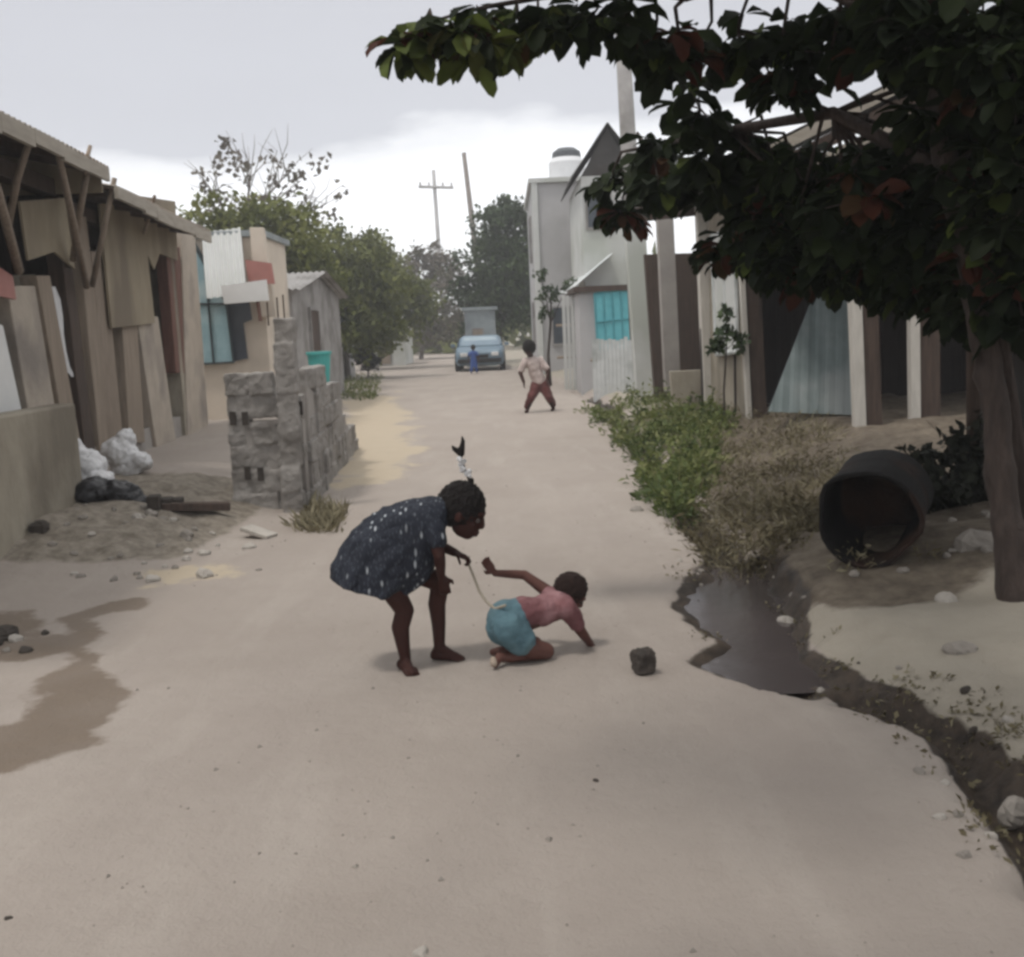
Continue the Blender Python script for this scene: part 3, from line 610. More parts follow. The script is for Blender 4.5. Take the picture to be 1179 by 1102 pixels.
# ---- cream house with blue window
CHY = 16.4
ch = thing('cream_house', V(262, 480, CHY) * 1 - Vector((0, 0, V(262, 480, CHY).z)), 'cream plastered house with blue window panes beyond the shack', 'house')
def QY(pts, y0, y1): return [V(x, y, y0) for x, y in pts], Vector((0, y1 - y0, 0))
m_ = MB(); xl, xr_ = V(190, 450, CHY).x, V(313, 450, CHY).x; m_.box(((xl + xr_) / 2, CHY + .9, 1.45), (xr_ - xl, 1.8, 2.9)); m_.build('wall', M['cream'], ch, bevel=.01)
m_ = MB(); m_.box(((xl + xr_) / 2, CHY + .95, 2.945), (xr_ - xl + .1, 2.0, .09)); m_.build('roof', M['zinc'], ch)
m_ = MB(); m_.prism(*QY([(287, 262), (303, 262), (318, 365), (296, 365)], CHY - .12, CHY - .003)); m_.build('pilaster', M['cream'], ch, bevel=.01)
m_ = MB(); m_.prism(*QY([(206, 276), (221, 280), (260, 350), (268, 416), (219, 420)], CHY - .06, CHY - .003)); wn = m_.build('window', M['glass_blue'], ch)
m_ = MB()
for a, b in (((221, 276), (260, 346)), ((260, 346), (269, 418)), ((206, 274), (219, 422)), ((219, 420), (269, 417)), ((236, 310), (246, 418)), ((213, 350), (262, 350))):
    m_.tube([V(*a, CHY - .08), V(*b, CHY - .08)], .035 if a[0] == 221 else .018, 6)
m_.build('window_frame', M['frame_dark'], wn)
m_ = MB(); m_.prism(*QY([(256, 346), (286, 343), (290, 368), (280, 372), (285, 413), (270, 416)], CHY - .05, CHY - .003)); m_.build('dark_window', M['glass_dark'], ch)
m_ = MB(); m_.sheet(V(238, 344, CHY - .55), V(284, 338, CHY - .55) - V(238, 344, CHY - .55), V(232, 268, CHY - .02) - V(238, 344, CHY - .55), .09, .012); m_.build('awning', M['house_pale'], ch)
m_ = MB(); m_.prism(*QY([(282, 299), (312, 303), (316, 327), (286, 326)], CHY - .32, CHY - .26)); m_.build('red_board', M['red'], ch)
m_ = MB(); m_.prism(*QY([(254, 329), (306, 322), (309, 346), (258, 350)], CHY - .66, CHY - .60)); m_.build('white_board', M['white'], ch)
m_ = MB(); m_.tube([V(294, 327, CHY - .6), V(300, 370, CHY - .6)], .03, 6); m_.tube([V(294, 327, CHY - .6), V(294, 327, CHY - .1)], .02, 6); m_.build('board_bracket', M['wood_red'], ch)

# ---- concrete-block wall beside the road
BY = 8.85
bw = thing('block_wall', (-1.8, BY + .5, 0), 'rough unfinished grey block wall with a taller pillar beside the road', 'wall')
m_ = MB(); rr = random.Random(4)
x0, x1 = V(262, 520, BY).x, V(352, 520, BY).x
for k in range(6):                    # face towards the viewer
    z0 = -.06 + k * .2; x = x0 + (.0 if k % 2 else -.0); first = .4 if k % 2 == 0 else .2
    if k == 5: x1_ = x0 + .42
    else: x1_ = x1
    while x < x1_ - .05:
        w_ = min(first, x1_ - x); first = .4
        
        if not (k == 4 and x > x0 + .5): m_.box((x + w_ / 2, BY + .08 + rr.uniform(-.018, .018), z0 + .1 + rr.uniform(-.004, .004)), (w_ - .022, .15, .178), rr.uniform(-.09, .09), tilt=Matrix.Rotation(rr.uniform(-.03, .03), 3, 'Y'))
        x += w_
xk = V(384, 540, BY + 1.2).x - .08
for k in range(6):                    # wall going back along the road, stepped
    z0 = -.06 + k * .2; ya = BY + .2 + (.1 if k % 2 else 0); ye = BY + 4.6 - k * .62 * (1 + .1 * rr.random())
    if k == 4: ya += .5
    while ya < ye:
        m_.box((xk - .16 * (ya - BY) / 3 + rr.uniform(-.012, .012), ya + .2, z0 + .1), (.15, .376, .178), R(3) + rr.uniform(-.1, .1)); ya += .4
remesh(m_, .012, 2, .035, .09, 41).build('blocks', M['block'], bw)
m_ = MB(); m_.box(((x0 + x1) / 2, BY + .085, .33), (x1 - x0 - .03, .12, .8)); m_.hexa([(xk - .055, BY + .25, -.1), (xk + .055, BY + .25, -.1), (xk - .17, BY + 4.3, -.1), (xk - .28, BY + 4.3, -.1), (xk - .055, BY + .25, 1.0), (xk + .055, BY + .25, 1.0), (xk - .17, BY + 4.3, .25), (xk - .28, BY + 4.3, .25)]); m_.build('mortar', M['plaster_g'], bw)
m_ = MB()                             # dark plates put in for the shade inside hollow block cores
for px, py in ((330, 472), (345, 470), (285, 545), (300, 546), (268, 482), (282, 482)):
    p = V(px, py, BY); m_.box((p.x, BY + .003, p.z), (.05, .012, .11))
m_.build('core_shade', M['stone_k'], bw)
m_ = MB(); xa, xb = V(318, 500, BY).x, V(341, 500, BY).x
for k in range(8):
    m_.box(((xa + xb) / 2 + .03 + .004 * k + rr.uniform(-.012, .012), BY - .075 + rr.uniform(-.01, .01), -.04 + .2 * k + .1), (xb - xa + rr.uniform(-.012, .012), .145, .19), rr.uniform(-.05, .05))
remesh(m_, .012, 2, .03, .09, 42).build('pillar', M['block'], bw)
m_ = MB()
for dx in (.02, .1, .15): m_.tube([(xa + dx, BY - .07, 1.5), (xa + dx, BY - .07, 1.68 + dx * .4)], .007, 5)
m_.build('rebar', M['wood_dark'], bw)
p = V(369, 437, 11.6)
bk = MB(); bk.tube([(p.x, p.y, p.z - .03), (p.x, p.y, p.z + .28)], [.095, .125], 18); bk.tube([(p.x, p.y, p.z + .265), (p.x, p.y, p.z + .295)], [.135, .135], 18)
zt = p.z - .03
tag(bk.build('bucket', M['teal'], smooth=False), 'teal plastic bucket standing on the block wall', 'bucket')
m_ = MB(); m_.box((p.x, p.y, zt / 2 - .03), (.36, .34, zt + .055)); tag(m_.build('block_stack', M['block'], bevel=.012), 'grey block stack under the teal bucket', 'block')

# ---- grey houses further on
def house(name, x0, x1, y0, y1, z, wm_, label, roofm='zinc', rise=.5, win=(), axis='x'):
    t = thing(name, ((x0 + x1) / 2, (y0 + y1) / 2, 0), label, 'house'); m = MB(); m.box(((x0 + x1) / 2, (y0 + y1) / 2, z / 2 - .1), (x1 - x0, y1 - y0, z + .2)); m.build('wall', M[wm_], t, bevel=.01)
    r = MB(); o = .22
    if rise:
        ym, xm = (y0 + y1) / 2, (x0 + x1) / 2
        if axis == 'x':
            for ya in (y0 - o, y1 + o): r.sheet((x0 - o, ya, z - .02), (x1 - x0 + 2 * o, 0, 0), (0, ym - ya, rise + .1), .12, .016)
            r.prism([(x0 + .01, y0, z), (x0 + .01, y1, z), (x0 + .01, ym, z + rise)], (x1 - x0 - .02, 0, 0))
        else:
            for xa_ in (x0 - o, x1 + o): r.sheet((xa_, y0 - o, z - .02), (0, y1 - y0 + 2 * o, 0), (xm - xa_, 0, rise + .1), .12, .016)
            r.prism([(x0, y0 + .01, z), (x1, y0 + .01, z), (xm, y0 + .01, z + rise)], (0, y1 - y0 - .02, 0))
    else: r.box(((x0 + x1) / 2, (y0 + y1) / 2, z + .06), (x1 - x0 + .2, y1 - y0 + .2, .12))
    r.build('roof', M[roofm], t)
    for (face, a, b, za, zb, mt) in win:
        q = MB()
        if face == 'y': q.box(((a + b) / 2, y0 - .02, (za + zb) / 2), (b - a, .036, zb - za))
        elif face == 'r': q.box((x1 + .02, (a + b) / 2, (za + zb) / 2), (.036, b - a, zb - za))
        else: q.box((x0 - .02, (a + b) / 2, (za + zb) / 2), (.036, b - a, zb - za))
        f = q.build('window' if za > .3 else 'door', M[mt], t)
        q = MB(); e = .05
        for (aa, bb, zc, zd) in ((a - e, b + e, zb, zb + e), (a - e, b + e, za - e, za), (a - e, a, za, zb), (b, b + e, za, zb)):
            if face == 'y': q.box(((aa + bb) / 2, y0 - .03, (zc + zd) / 2), (bb - aa, .056, zd - zc))
            elif face == 'r': q.box((x1 + .03, (aa + bb) / 2, (zc + zd) / 2), (.056, bb - aa, zd - zc))
            else: q.box((x0 - .03, (aa + bb) / 2, (zc + zd) / 2), (.056, bb - aa, zd - zc))
        q.build('frame', M['concrete'], f)
    return t
house('block_house', -8, -3.75, 19.5, 25, 2.25, 'concrete', 'grey block house behind the roadside block wall', 'concrete', .35, [('y', -4.35, -4.0, 1.35, 1.75, 'glass_dark'), ('r', 21, 21.9, .1, 1.9, 'wood_dark')], 'x')
house('white_shed', -8, -4.75, 27, 30, 2.1, 'white', 'small white shed with a dark doorway past the grey block house', 'zinc', .3, [('y', -5.25, -4.85, .1, 1.7, 'wood_black')], 'x')
house('low_shed', -9, -5.15, 33, 37, 1.75, 'house_grey', 'low grey shed before the dark bush on the left roadside', 'zinc', .3, [('r', 34.6, 35.4, .1, 1.5, 'wood_dark')], 'x')
house('gabled_shed', -6.0, -4.35, 47, 51, 1.7, 'house_pale', 'little pale gabled shed at the far bend of the road', 'house_pale', .75, [('y', -5.4, -5.0, .1, 1.3, 'wood_grey')], 'y')
p0, p1 = V(434, 418, 40), V(424, 368, 40); m_ = MB(); m_.tube([(p0.x, 40, -.1), p0.lerp(p1, .5), p1], [.10, .09, .06], 8); tag(m_.build('post', M['white'], smooth=True), 'thin white leaning post by the far dark bush', 'post')

# ================================================================== RIGHT SIDE
# ---- two-storey grey house with water tank
x0 = V(617, 330, 31).x
gh = house('tall_house', x0, 2.75, 31, 38, 5.35, 'house_grey', 'tall grey two storey house carrying a rooftop water tank', 'house_pale', 0, [('l', 33, 34.2, 3.4, 4.6, 'glass_dark'), ('l', 33, 34, .9, 2.1, 'glass_dark'), ('y', 1.35, 2.1, .9, 1.9, 'glass_dark')])
m_ = MB(); m_.box((x0 + .06, 30.97, 2.7), (.16, .1, 5.4)); m_.build('corner_strip', M['house_pale'], gh)
tk = thing('water_tank', V(653, 205, 32.5), 'white round water tank with dark lid on the grey house roof', 'tank')
c = V(653, 204, 32.2); m_ = MB(); z0 = 5.48; m_.tube([(c.x, 32.2, z0), (c.x, 32.2, z0 + .2), (c.x, 32.2, z0 + .55), (c.x, 32.2, z0 + .68)], [.52, .52, .52, .42], 24); m_.build('barrel', M['tank'], tk, smooth=False)
m_ = MB(); m_.tube([(c.x, 32.2, z0 + .68), (c.x, 32.2, z0 + .84), (c.x, 32.2, z0 + .95)], [.42, .40, .25], 24); m_.build('lid', M['tank_lid'], tk)
# ---- steep gabled house behind the pole
house('gabled_house', V(672, 300, 25.5).x, V(735, 300, 25.5).x, 25.5, 30, 4.75, 'house_pale', 'narrow house with steep dark edged gable behind the concrete pole', 'zinc_dark', 1.05, [('y', 2.0, 2.5, 3.6, 4.4, 'glass_dark')], 'y')
# ---- turquoise-door house
th = house('blue_door_house', V(668, 400, 22.5).x, V(728, 400, 22.5).x, 22.5, 25.2, 2.05, 'house_grey', 'small grey house with a bright turquoise shuttered window', 'wood_dark', .0, [])
sh = MB(); sh.prism(*QY([(684, 338), (724, 333), (728, 400), (688, 404)], 22.44, 22.497)); wn = sh.build('window', M['turq'], th)
m_ = MB()
for k in range(5):
    f = k / 4; m_.tube([V(684 + 40 * f, 338 - 5 * f, 22.42), V(688 + 40 * f, 404 - 4 * f, 22.44)], .016, 6)
for k in range(3):
    f = k / 2; m_.tube([V(684 + 4 * f, 338 + 66 * f, 22.42), V(724 + 4 * f, 333 + 67 * f, 22.44)], .016, 6)
m_.build('shutter_bars', M['turq_dark'], wn)
# ---- pale slatted fence left of it, with sloped pale roof piece
fe = thing('slat_fence', V(662, 436, 24), 'grey upright slat fence in front of the tall grey house', 'fence')
m_ = MB()
for k in range(11):
    px = 641 + k * 4.9; a = V(px, 345 + random.uniform(-4, 4), 24); b = V(px + 4.5, 345, 24); m_.box(((a.x + b.x) / 2 + .1, 24 + random.uniform(-.01, .01), a.z / 2), (b.x - a.x - .012, .03, a.z + .1))
m_.build('slats', M['house_pale'], fe)
m_ = MB(); a, b = V(640, 375, 24.05), V(696, 372, 24.05); m_.tube([a, b], .03, 6); m_.tube([a - Vector((0, 0, .7)), b - Vector((0, 0, .7))], .03, 6); m_.build('rail', M['wood_grey'], fe)
m_ = MB(); m_.sheet(V(652, 338, 24.6), Vector((0, 3, .1)), V(706, 292, 24.6) - V(652, 338, 24.6), .1, .014)
lt = tag(m_.build('lean_to_roof', M['whitewash']), 'pale sloping lean-to roof against the tall grey house', 'roof')
# ---- white picket wall
pw = thing('picket_fence', V(708, 458, 20.5), 'whitewashed board fence beneath the turquoise window', 'fence')
m_ = MB()
for k in range(12):
    px = 682 + k * 4.6; a = V(px, 399 + random.uniform(-2, 3), 20.4); m_.box((a.x + .03, 20.4 + random.uniform(-.012, .012), (a.z + .1) / 2), (.068, .03, a.z - .1 + .3))
m_.build('boards', M['whitewash'], pw)
m_ = MB(); m_.tube([V(680, 415, 20.45), V(738, 412, 20.45)], .03, 6); m_.build('rail', M['wood_grey'], pw)
# ---- concrete utility pole
p0, p1 = V(738, 420, 21.5), V(716, 30, 21.5); m_ = MB(); m_.tube([(p0.x, 21.5, 0), p0.lerp(p1, .5), p1 + Vector((-.02, 0, .5))], [.19, .165, .13], 12)
up = tag(m_.build('utility_pole', M['concrete'], smooth=True), 'pale concrete utility pole rising behind the hanging leaves', 'pole')

# ---- open-fronted house along the road
oh = thing('open_house', (2.6, 16, .1), 'half built beige house with dark open bays between its posts', 'house')
def post_px(xt, yt, xb, yb, Y_, w_, d_, mt, parent, name='post'):
    t_, b_ = V(xt, yt, Y_), V(xb, yb, Y_); m = MB(); hw = w_ / 2
    m.hexa([(b_.x - hw, Y_, b_.z - .25), (b_.x + hw, Y_, b_.z - .25), (b_.x + hw, Y_ + d_, b_.z - .25), (b_.x - hw, Y_ + d_, b_.z - .25), (t_.x - hw, Y_, t_.z), (t_.x + hw, Y_, t_.z), (t_.x + hw, Y_ + d_, t_.z), (t_.x - hw, Y_ + d_, t_.z)])
    return m.build(name, M[mt], parent, bevel=.01)
post_px(732, 265, 746, 462, 18.6, .33, .3, 'house_pale', oh)
post_px(765, 222, 775, 432, 16.6, .24, .22, 'plaster_g', oh)
post_px(812, 222, 822, 470, 15.0, .24, .2, 'post_pale', oh)
m_ = MB(); m_.prism(*QY([(742, 293), (812, 291), (818, 470), (755, 470)], 17.3, 17.45)); m_.build('dark_wall', M['wood_dark'], oh)
m_ = MB(); m_.prism(*QY([(728, 240), (816, 226), (817, 246), (728, 256)], 15.2, 15.32)); m_.build('beam', M['wood_dark'], oh)
m_ = MB(); m_.prism(*QY([(772, 428), (812, 426), (818, 480), (776, 480)], 15.3, 15.45)); m_.build('low_wall', M['plaster_b'], oh)
xw0, yw0 = V(812, 300, 15.0).x + .05, 15.0; xw1, yw1 = V(856, 300, 12.9).x, 12.9
pv = Vector((xw1 - xw0, yw1 - yw0, 0)); pn = Vector((pv.y, -pv.x, 0)).normalized()
if pn.x > 0: pn = -pn
m_ = MB(); m_.hexa([Vector((xw0, yw0, 0)), Vector((xw1, yw1, 0)), Vector((xw1, yw1, 0)) - pn * .15, Vector((xw0, yw0, 0)) - pn * .15] + [q + Vector((0, 0, 2.75)) for q in (Vector((xw0, yw0, 0)), Vector((xw1, yw1, 0)), Vector((xw1, yw1, 0)) - pn * .15, Vector((xw0, yw0, 0)) - pn * .15)])
m_.build('wall', M['plaster_b'], oh)
wo = Vector((xw0, yw0, 0))
wq = [PL(x, y, wo, pn) for x, y in ((822, 272), (850, 262), (852, 405), (828, 408))]
m_ = MB(); m_.prism(wq, pn * .03); wn = m_.build('window', M['house_pale'], oh)
m_ = MB()
for i in range(4): m_.tube([wq[i] + pn * .03, wq[(i + 1) % 4] + pn * .03], .03, 6)
m_.tube([wq[0].lerp(wq[1], .5) + pn * .03, wq[2].lerp(wq[3], .5) + pn * .03], .02, 6); m_.build('frame', M['whitewash'], wn)
m_ = MB(); m_.box((4.6, 17.6, 1.2), (3.6, .12, 2.4)); m_.box((6.3, 15.2, 1.2), (.12, 4.8, 2.4)); m_.build('back_wall', M['wood_dark'], oh)

# ---- dark gabled porch house
dh = thing('porch_house', (4.5, 11.5, .3), 'dark timber house on the right with a beige edged porch gable', 'house')
GY = 10.1
e0 = V(884, 166, GY); e1 = V(1052, 82, GY); sl_ = (e1.z - e0.z) / (e1.x - e0.x); xr0 = e0.x; xm = 4.9; zm = e0.z + sl_ * (xm - xr0); xr1 = 2 * xm - xr0
m_ = MB(); m_.sheet((xr0, GY, e0.z), (0, 5.2, 0), (xm - xr0, 0, zm - e0.z), .1, .014); m_.sheet((xr1, GY, e0.z), (0, 5.2, 0), (xm - xr1, 0, zm - e0.z), .1, .014); rf = m_.build('roof', M['zinc_dark'], dh)
for dz, th_, yy, mt in ((-.02, .10, .05, 'trim'), (-.17, .12, .03, 'wood_dark'), (-.33, .09, .045, 'trim')):
    m_ = MB(); m_.prism([(xr0, GY - yy, e0.z + dz), (xm, GY - yy, zm + dz), (xm, GY - yy, zm + dz - th_), (xr0 + .02, GY - yy, e0.z + dz - th_)], (0, .04, 0)); m_.prism([(xr1, GY - yy, e0.z + dz), (xm, GY - yy, zm + dz), (xm, GY - yy, zm + dz - th_), (xr1, GY - yy, e0.z + dz - th_)], (0, .04, 0)); m_.build('fascia', M[mt], rf)
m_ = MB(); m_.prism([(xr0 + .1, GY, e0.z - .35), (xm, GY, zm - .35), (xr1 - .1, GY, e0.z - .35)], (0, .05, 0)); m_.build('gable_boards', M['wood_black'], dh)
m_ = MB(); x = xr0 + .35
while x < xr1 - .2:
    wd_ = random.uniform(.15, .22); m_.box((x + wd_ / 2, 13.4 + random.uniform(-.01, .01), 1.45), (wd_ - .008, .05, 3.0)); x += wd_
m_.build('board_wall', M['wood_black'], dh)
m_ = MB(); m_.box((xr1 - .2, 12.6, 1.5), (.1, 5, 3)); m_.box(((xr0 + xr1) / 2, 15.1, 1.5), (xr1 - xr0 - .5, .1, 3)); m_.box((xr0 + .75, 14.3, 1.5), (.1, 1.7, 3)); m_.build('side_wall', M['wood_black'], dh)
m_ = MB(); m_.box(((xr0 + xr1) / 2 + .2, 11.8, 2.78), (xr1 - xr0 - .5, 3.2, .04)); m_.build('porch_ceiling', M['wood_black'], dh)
def two_tone(xt, yt, xb, yb, Y_, w1, w2, d_):
    a, b = V(xt, yt, Y_), V(xb, yb, Y_); m = MB(); zb_ = b.z - .3
    m.hexa([(b.x, Y_, zb_), (b.x + w1, Y_, zb_), (b.x + w1, Y_ + .1, zb_), (b.x, Y_ + .1, zb_), (a.x, Y_, a.z), (a.x + w1, Y_, a.z), (a.x + w1, Y_ + .1, a.z), (a.x, Y_ + .1, a.z)])
    p_ = m.build('post', M['post_pale'], dh, bevel=.008)
    m = MB(); m.hexa([(b.x + w1 + .004, Y_ + .03, zb_), (b.x + w1 + w2, Y_ + .03, zb_), (b.x + w1 + w2, Y_ + d_, zb_), (b.x + w1 + .004, Y_ + d_, zb_), (a.x + w1 + .004, Y_ + .03, a.z), (a.x + w1 + w2, Y_ + .03, a.z), (a.x + w1 + w2, Y_ + d_, a.z), (a.x + w1 + .004, Y_ + d_, a.z)])
    m.build('post', M['wood_dark'], dh, bevel=.008)
    m = MB(); zt_ = a.z - .2; m.box((a.x + w1 / 2 + .004, Y_ + .05, zt_), (w1 + .02, .12, .03)); m.build('tie', M['wood_black'], p_)
two_tone(976, 262, 986, 492, 10.2, .11, .16, .18); two_tone(1047, 278, 1050, 490, 10.3, .095, .2, .2)
two_tone(848, 235, 862, 490, 12.5, .06, .18, .2)
# blue-green tin sheet leaning inside the porch
A_, B_, C_, D_ = V(884, 474, 11.0), V(990, 478, 11.0), V(990, 300, 12.0), V(940, 330, 12.0)
n_ = (B_ - A_).cross(D_ - A_).normalized(); m_ = MB(); k = 26; vs = []; fs = []
for i in range(k + 1):
    f = i / k; lo = A_.lerp(B_, f); hi = (D_.lerp(C_, (f - .5) / .5) if f > .5 else A_.lerp(D_, f / .5))
    for q in (lo, lo.lerp(hi, .5), hi): vs.append(q + n_ * .004 * math.sin(f * 26 * 1.9))
for i in range(k):
    for j in (0, 1): fs.append((i * 3 + j, i * 3 + 3 + j, i * 3 + 4 + j, i * 3 + 1 + j))
m_.add(vs, fs); tag(m_.build('tin_sheet', M['zinc_blue'], solid=.004), 'blue green corrugated tin sheet leaning in the dark porch', 'sheet')

# ---- drum, dark heap, dark tin fence, stones on the bank
bz = .22
dc = V(1008, 566, 5.45); dc.z = H(dc.x, dc.y) + .225; dax = Vector((.42, .86, .06)).normalized(); sx = dax.cross(Vector((0, 0, 1))).normalized(); sz = sx.cross(dax)
dr = thing('oil_drum', (dc.x, dc.y, dc.z - .255), 'black oil drum lying open end towards the road', 'drum')
def ring(c, r, n=28): return [c + (sx * math.cos(2 * math.pi * k / n) + sz * math.sin(2 * math.pi * k / n)) * r * (1 + .045 * math.sin(3 * 2 * math.pi * k / n + .9) + .03 * math.sin(5 * 2 * math.pi * k / n + 2) + .012 * math.sin(11 * k)) for k in range(n)]
m_ = MB(); prof = [(-.34, .265), (-.34, .29), (-.325, .295), (-.12, .287), (-.10, .292), (-.08, .288), (.14, .287), (.16, .292), (.18, .288), (.42, .29), (.44, .28), (.44, .0)]
inn = [(-.34, .265), (-.3, .272), (.40, .272), (.40, 0)]
vs = []; fs = []; n_ = 28
for a, r_ in inn[::-1] + prof[1:]: vs += ring(dc + dax * a * .85, max(r_ * .82, .001) * (1 + .05 * max(0, -a - .2) * 3) * (1 + .02 * math.sin(a * 30)), n_)
cnt = len(inn) + len(prof) - 1
for i in range(cnt - 1):
    for k in range(n_): fs.append((i * n_ + k, i * n_ + (k + 1) % n_, (i + 1) * n_ + (k + 1) % n_, (i + 1) * n_ + k))
m_.add(vs, fs); m_.build('barrel', M['drum'], dr, smooth=True)
st = 'stones on the right bank'
for i, (px, py, Y_, r_, mt, lb) in enumerate(((1020, 505, 6.3, .17, 'stone', 'grey boulder behind the top of the oil drum'), (1128, 640, 5.2, .10, 'stone', 'flat grey stone at the foot of the tree trunk'), (1088, 700, 4.6, .05, 'stone_w', 'pale stone on the sandy bank below the oil drum'),
                                            (1172, 902, 3.0, .06, 'stone', 'grey stone at the right lip of the gutter by the frame edge'), (1105, 770, 4.0, .05, 'stone', 'grey stone lying in the middle of the sandy bank'), (907, 703, 5.0, .05, 'stone_w', 'whitish stone at the upper end of the puddle'))):
    p = V(px, py, Y_); z = H(p.x, p.y); stone((p.x, p.y, z - r_ * .1), r_, mt, lb, 200 + i, (1.1, .8, .7), st)
for i in range(44):
    x_ = random.uniform(.2, 2.6); y_ = random.uniform(5.0, 5.8); gx_ = float(interp(y_, GUT)); x = gx_ + .3 + x_ * .45
    if (x - dc.x) ** 2 + (y_ - dc.y) ** 2 < .15: continue
    stone((x, y_, H(x, y_)), random.uniform(.015, .04), random.choice(('stone', 'stone', 'stone_w')), 'small rubble stone strewn on the bank beside the oil drum', 300 + i, (1, .8, .6), 'rubble by the oil drum')
for i in range(60):                                    # gutter pebbles
    y_ = random.uniform(2.6, 9.5); x = float(interp(y_, GUT)) + random.choice((-1, 1)) * random.uniform(.1, .26)
    stone((x, y_, H(x, y_) - .003), random.uniform(.008, .022), random.choice(('stone', 'stone', 'stone_k', 'stone_w')), 'pebble along the lip of the muddy gutter', 400 + i, (1, .8, .7), 'pebbles along the gutter')
for i, (px, py, r_, mt, lb) in enumerate(((686, 902, .010, 'stone_k', 'tiny dark pebble on the bare road below the crawling child'), (945, 787, .018, 'stone_w', 'white pebble at the lower tip of the puddle'), (1088, 898, .015, 'stone_w', 'white pebble on the road side of the gutter'), (484, 1097, .018, 'stone_w', 'pale flat pebble nearest the viewer'), (733, 588, .05, 'stone', 'grey stone on the road edge by the green weeds'), (735, 532, .06, 'stone_w', 'pale stone at the road side of the green weeds'), (700, 480, .14, 'stone_w', 'pale boulder before the whitewashed board fence'), (10, 1060, .010, 'stone_k', 'tiny dark pebble at the lower left of the road'))):
    p = G(px, py); stone((p.x, p.y, H(p.x, p.y) - r_ * .2), r_, mt, lb, 500 + i, (1, .9, .7), 'single pebbles')
# dark brush heap behind the drum
M['leaf_black'] = mat('leaf_black', WHITE1, (.7, .7, .7), tint=[(.012, .014, .009), (.022, .025, .014), (.035, .033, .02)], bump=0)
df = thing('tin_fence', (3.1, 6, .2), 'dark tin fence standing behind the big tree trunk', 'fence')
m_ = MB(); pa, pb_ = V(1128, 560, 6.3), V(1300, 560, 5.6); m_.sheet((pa.x, pa.y, .05), Vector((pb_.x - pa.x, pb_.y - pa.y, 0)), (0, 0, 2.0), .09, .013); m_.build('sheeting', M['zinc_dark'], df)
m_ = MB(); m_.tube([(pa.x, pa.y + .07, 0), (pa.x - .03, pa.y + .07, 2.1)], .045, 8); m_.build('post', M['wood_dark'], df, smooth=True)

# ---- almond tree overhanging the road
tb = G(1158, 690, .17); tb.z = H(tb.x, tb.y)
AT = thing('almond_tree', tb, 'big almond tree with dark broad leaves, some red, overhanging the right side', 'tree')
tp = [tb + Vector((.07, 0, -.1)), V(1158, 580, tb.y + .1), V(1143, 450, tb.y + .15), V(1120, 320, tb.y + .2), V(1092, 200, tb.y + .2), V(1075, 60, tb.y + .15), V(1060, -120, tb.y + .1)]
rr = random.Random(12); tq = []; tr_ = []; tw = [.086, .064, .056, .051, .049, .045, .04]
for i in range(6):
    for k in range(7):
        f = k / 7; tq.append(tp[i].lerp(tp[i + 1], f) + Vector((rr.uniform(-.008, .008), rr.uniform(-.008, .008), 0))); tr_.append((tw[i] * (1 - f) + tw[i + 1] * f) * rr.uniform(.9, 1.12))
m_ = MB(); m_.tube(tq + [tp[6]], tr_ + [.04], 16); m_.tube([tb + Vector((.22, .12, -.1)), V(1180, 560, tb.y + .25), V(1152, 380, tb.y + .25), tp[3]], [.04, .032, .028, .024], 8); m_.build('trunk', M['bark'], AT, smooth=True)
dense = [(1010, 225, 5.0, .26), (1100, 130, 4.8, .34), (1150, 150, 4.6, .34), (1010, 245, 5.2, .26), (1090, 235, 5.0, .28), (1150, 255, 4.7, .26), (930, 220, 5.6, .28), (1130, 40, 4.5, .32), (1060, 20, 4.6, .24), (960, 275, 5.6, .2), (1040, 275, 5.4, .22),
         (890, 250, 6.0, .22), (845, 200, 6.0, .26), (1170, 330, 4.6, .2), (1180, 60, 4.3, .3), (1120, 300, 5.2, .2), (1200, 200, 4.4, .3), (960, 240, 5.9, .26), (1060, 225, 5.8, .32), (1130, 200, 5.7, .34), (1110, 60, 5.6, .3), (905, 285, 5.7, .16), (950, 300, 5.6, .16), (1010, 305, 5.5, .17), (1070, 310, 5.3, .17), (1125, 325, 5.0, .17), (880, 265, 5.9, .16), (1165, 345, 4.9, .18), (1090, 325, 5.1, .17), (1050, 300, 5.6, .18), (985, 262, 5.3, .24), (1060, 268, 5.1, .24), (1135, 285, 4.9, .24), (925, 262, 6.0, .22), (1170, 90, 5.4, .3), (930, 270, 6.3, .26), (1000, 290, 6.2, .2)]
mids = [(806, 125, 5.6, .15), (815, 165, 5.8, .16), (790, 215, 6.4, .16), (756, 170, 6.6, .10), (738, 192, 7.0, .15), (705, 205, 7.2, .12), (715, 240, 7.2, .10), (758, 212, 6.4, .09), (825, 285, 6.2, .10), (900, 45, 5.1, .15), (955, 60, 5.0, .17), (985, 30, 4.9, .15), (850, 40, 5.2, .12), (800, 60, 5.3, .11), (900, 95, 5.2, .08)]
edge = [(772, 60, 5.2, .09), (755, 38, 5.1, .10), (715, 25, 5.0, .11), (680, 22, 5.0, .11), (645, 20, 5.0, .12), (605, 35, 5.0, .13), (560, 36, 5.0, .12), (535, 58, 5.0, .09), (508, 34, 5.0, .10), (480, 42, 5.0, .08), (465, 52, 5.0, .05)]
shade_tops = []  # unseen crown clumps, added out of view to shade near ground and bank
for i in range(78):
    y_ = random.uniform(-1.2, 7.8); x_ = random.uniform(-2.6 if y_ < 1.4 else (-1.2 if y_ < 2.6 else -.1), 4.8); shade_tops.append((x_, y_, max(3.35, 1.4 + .315 * y_ + .62) + random.uniform(0, 1.5), .46))
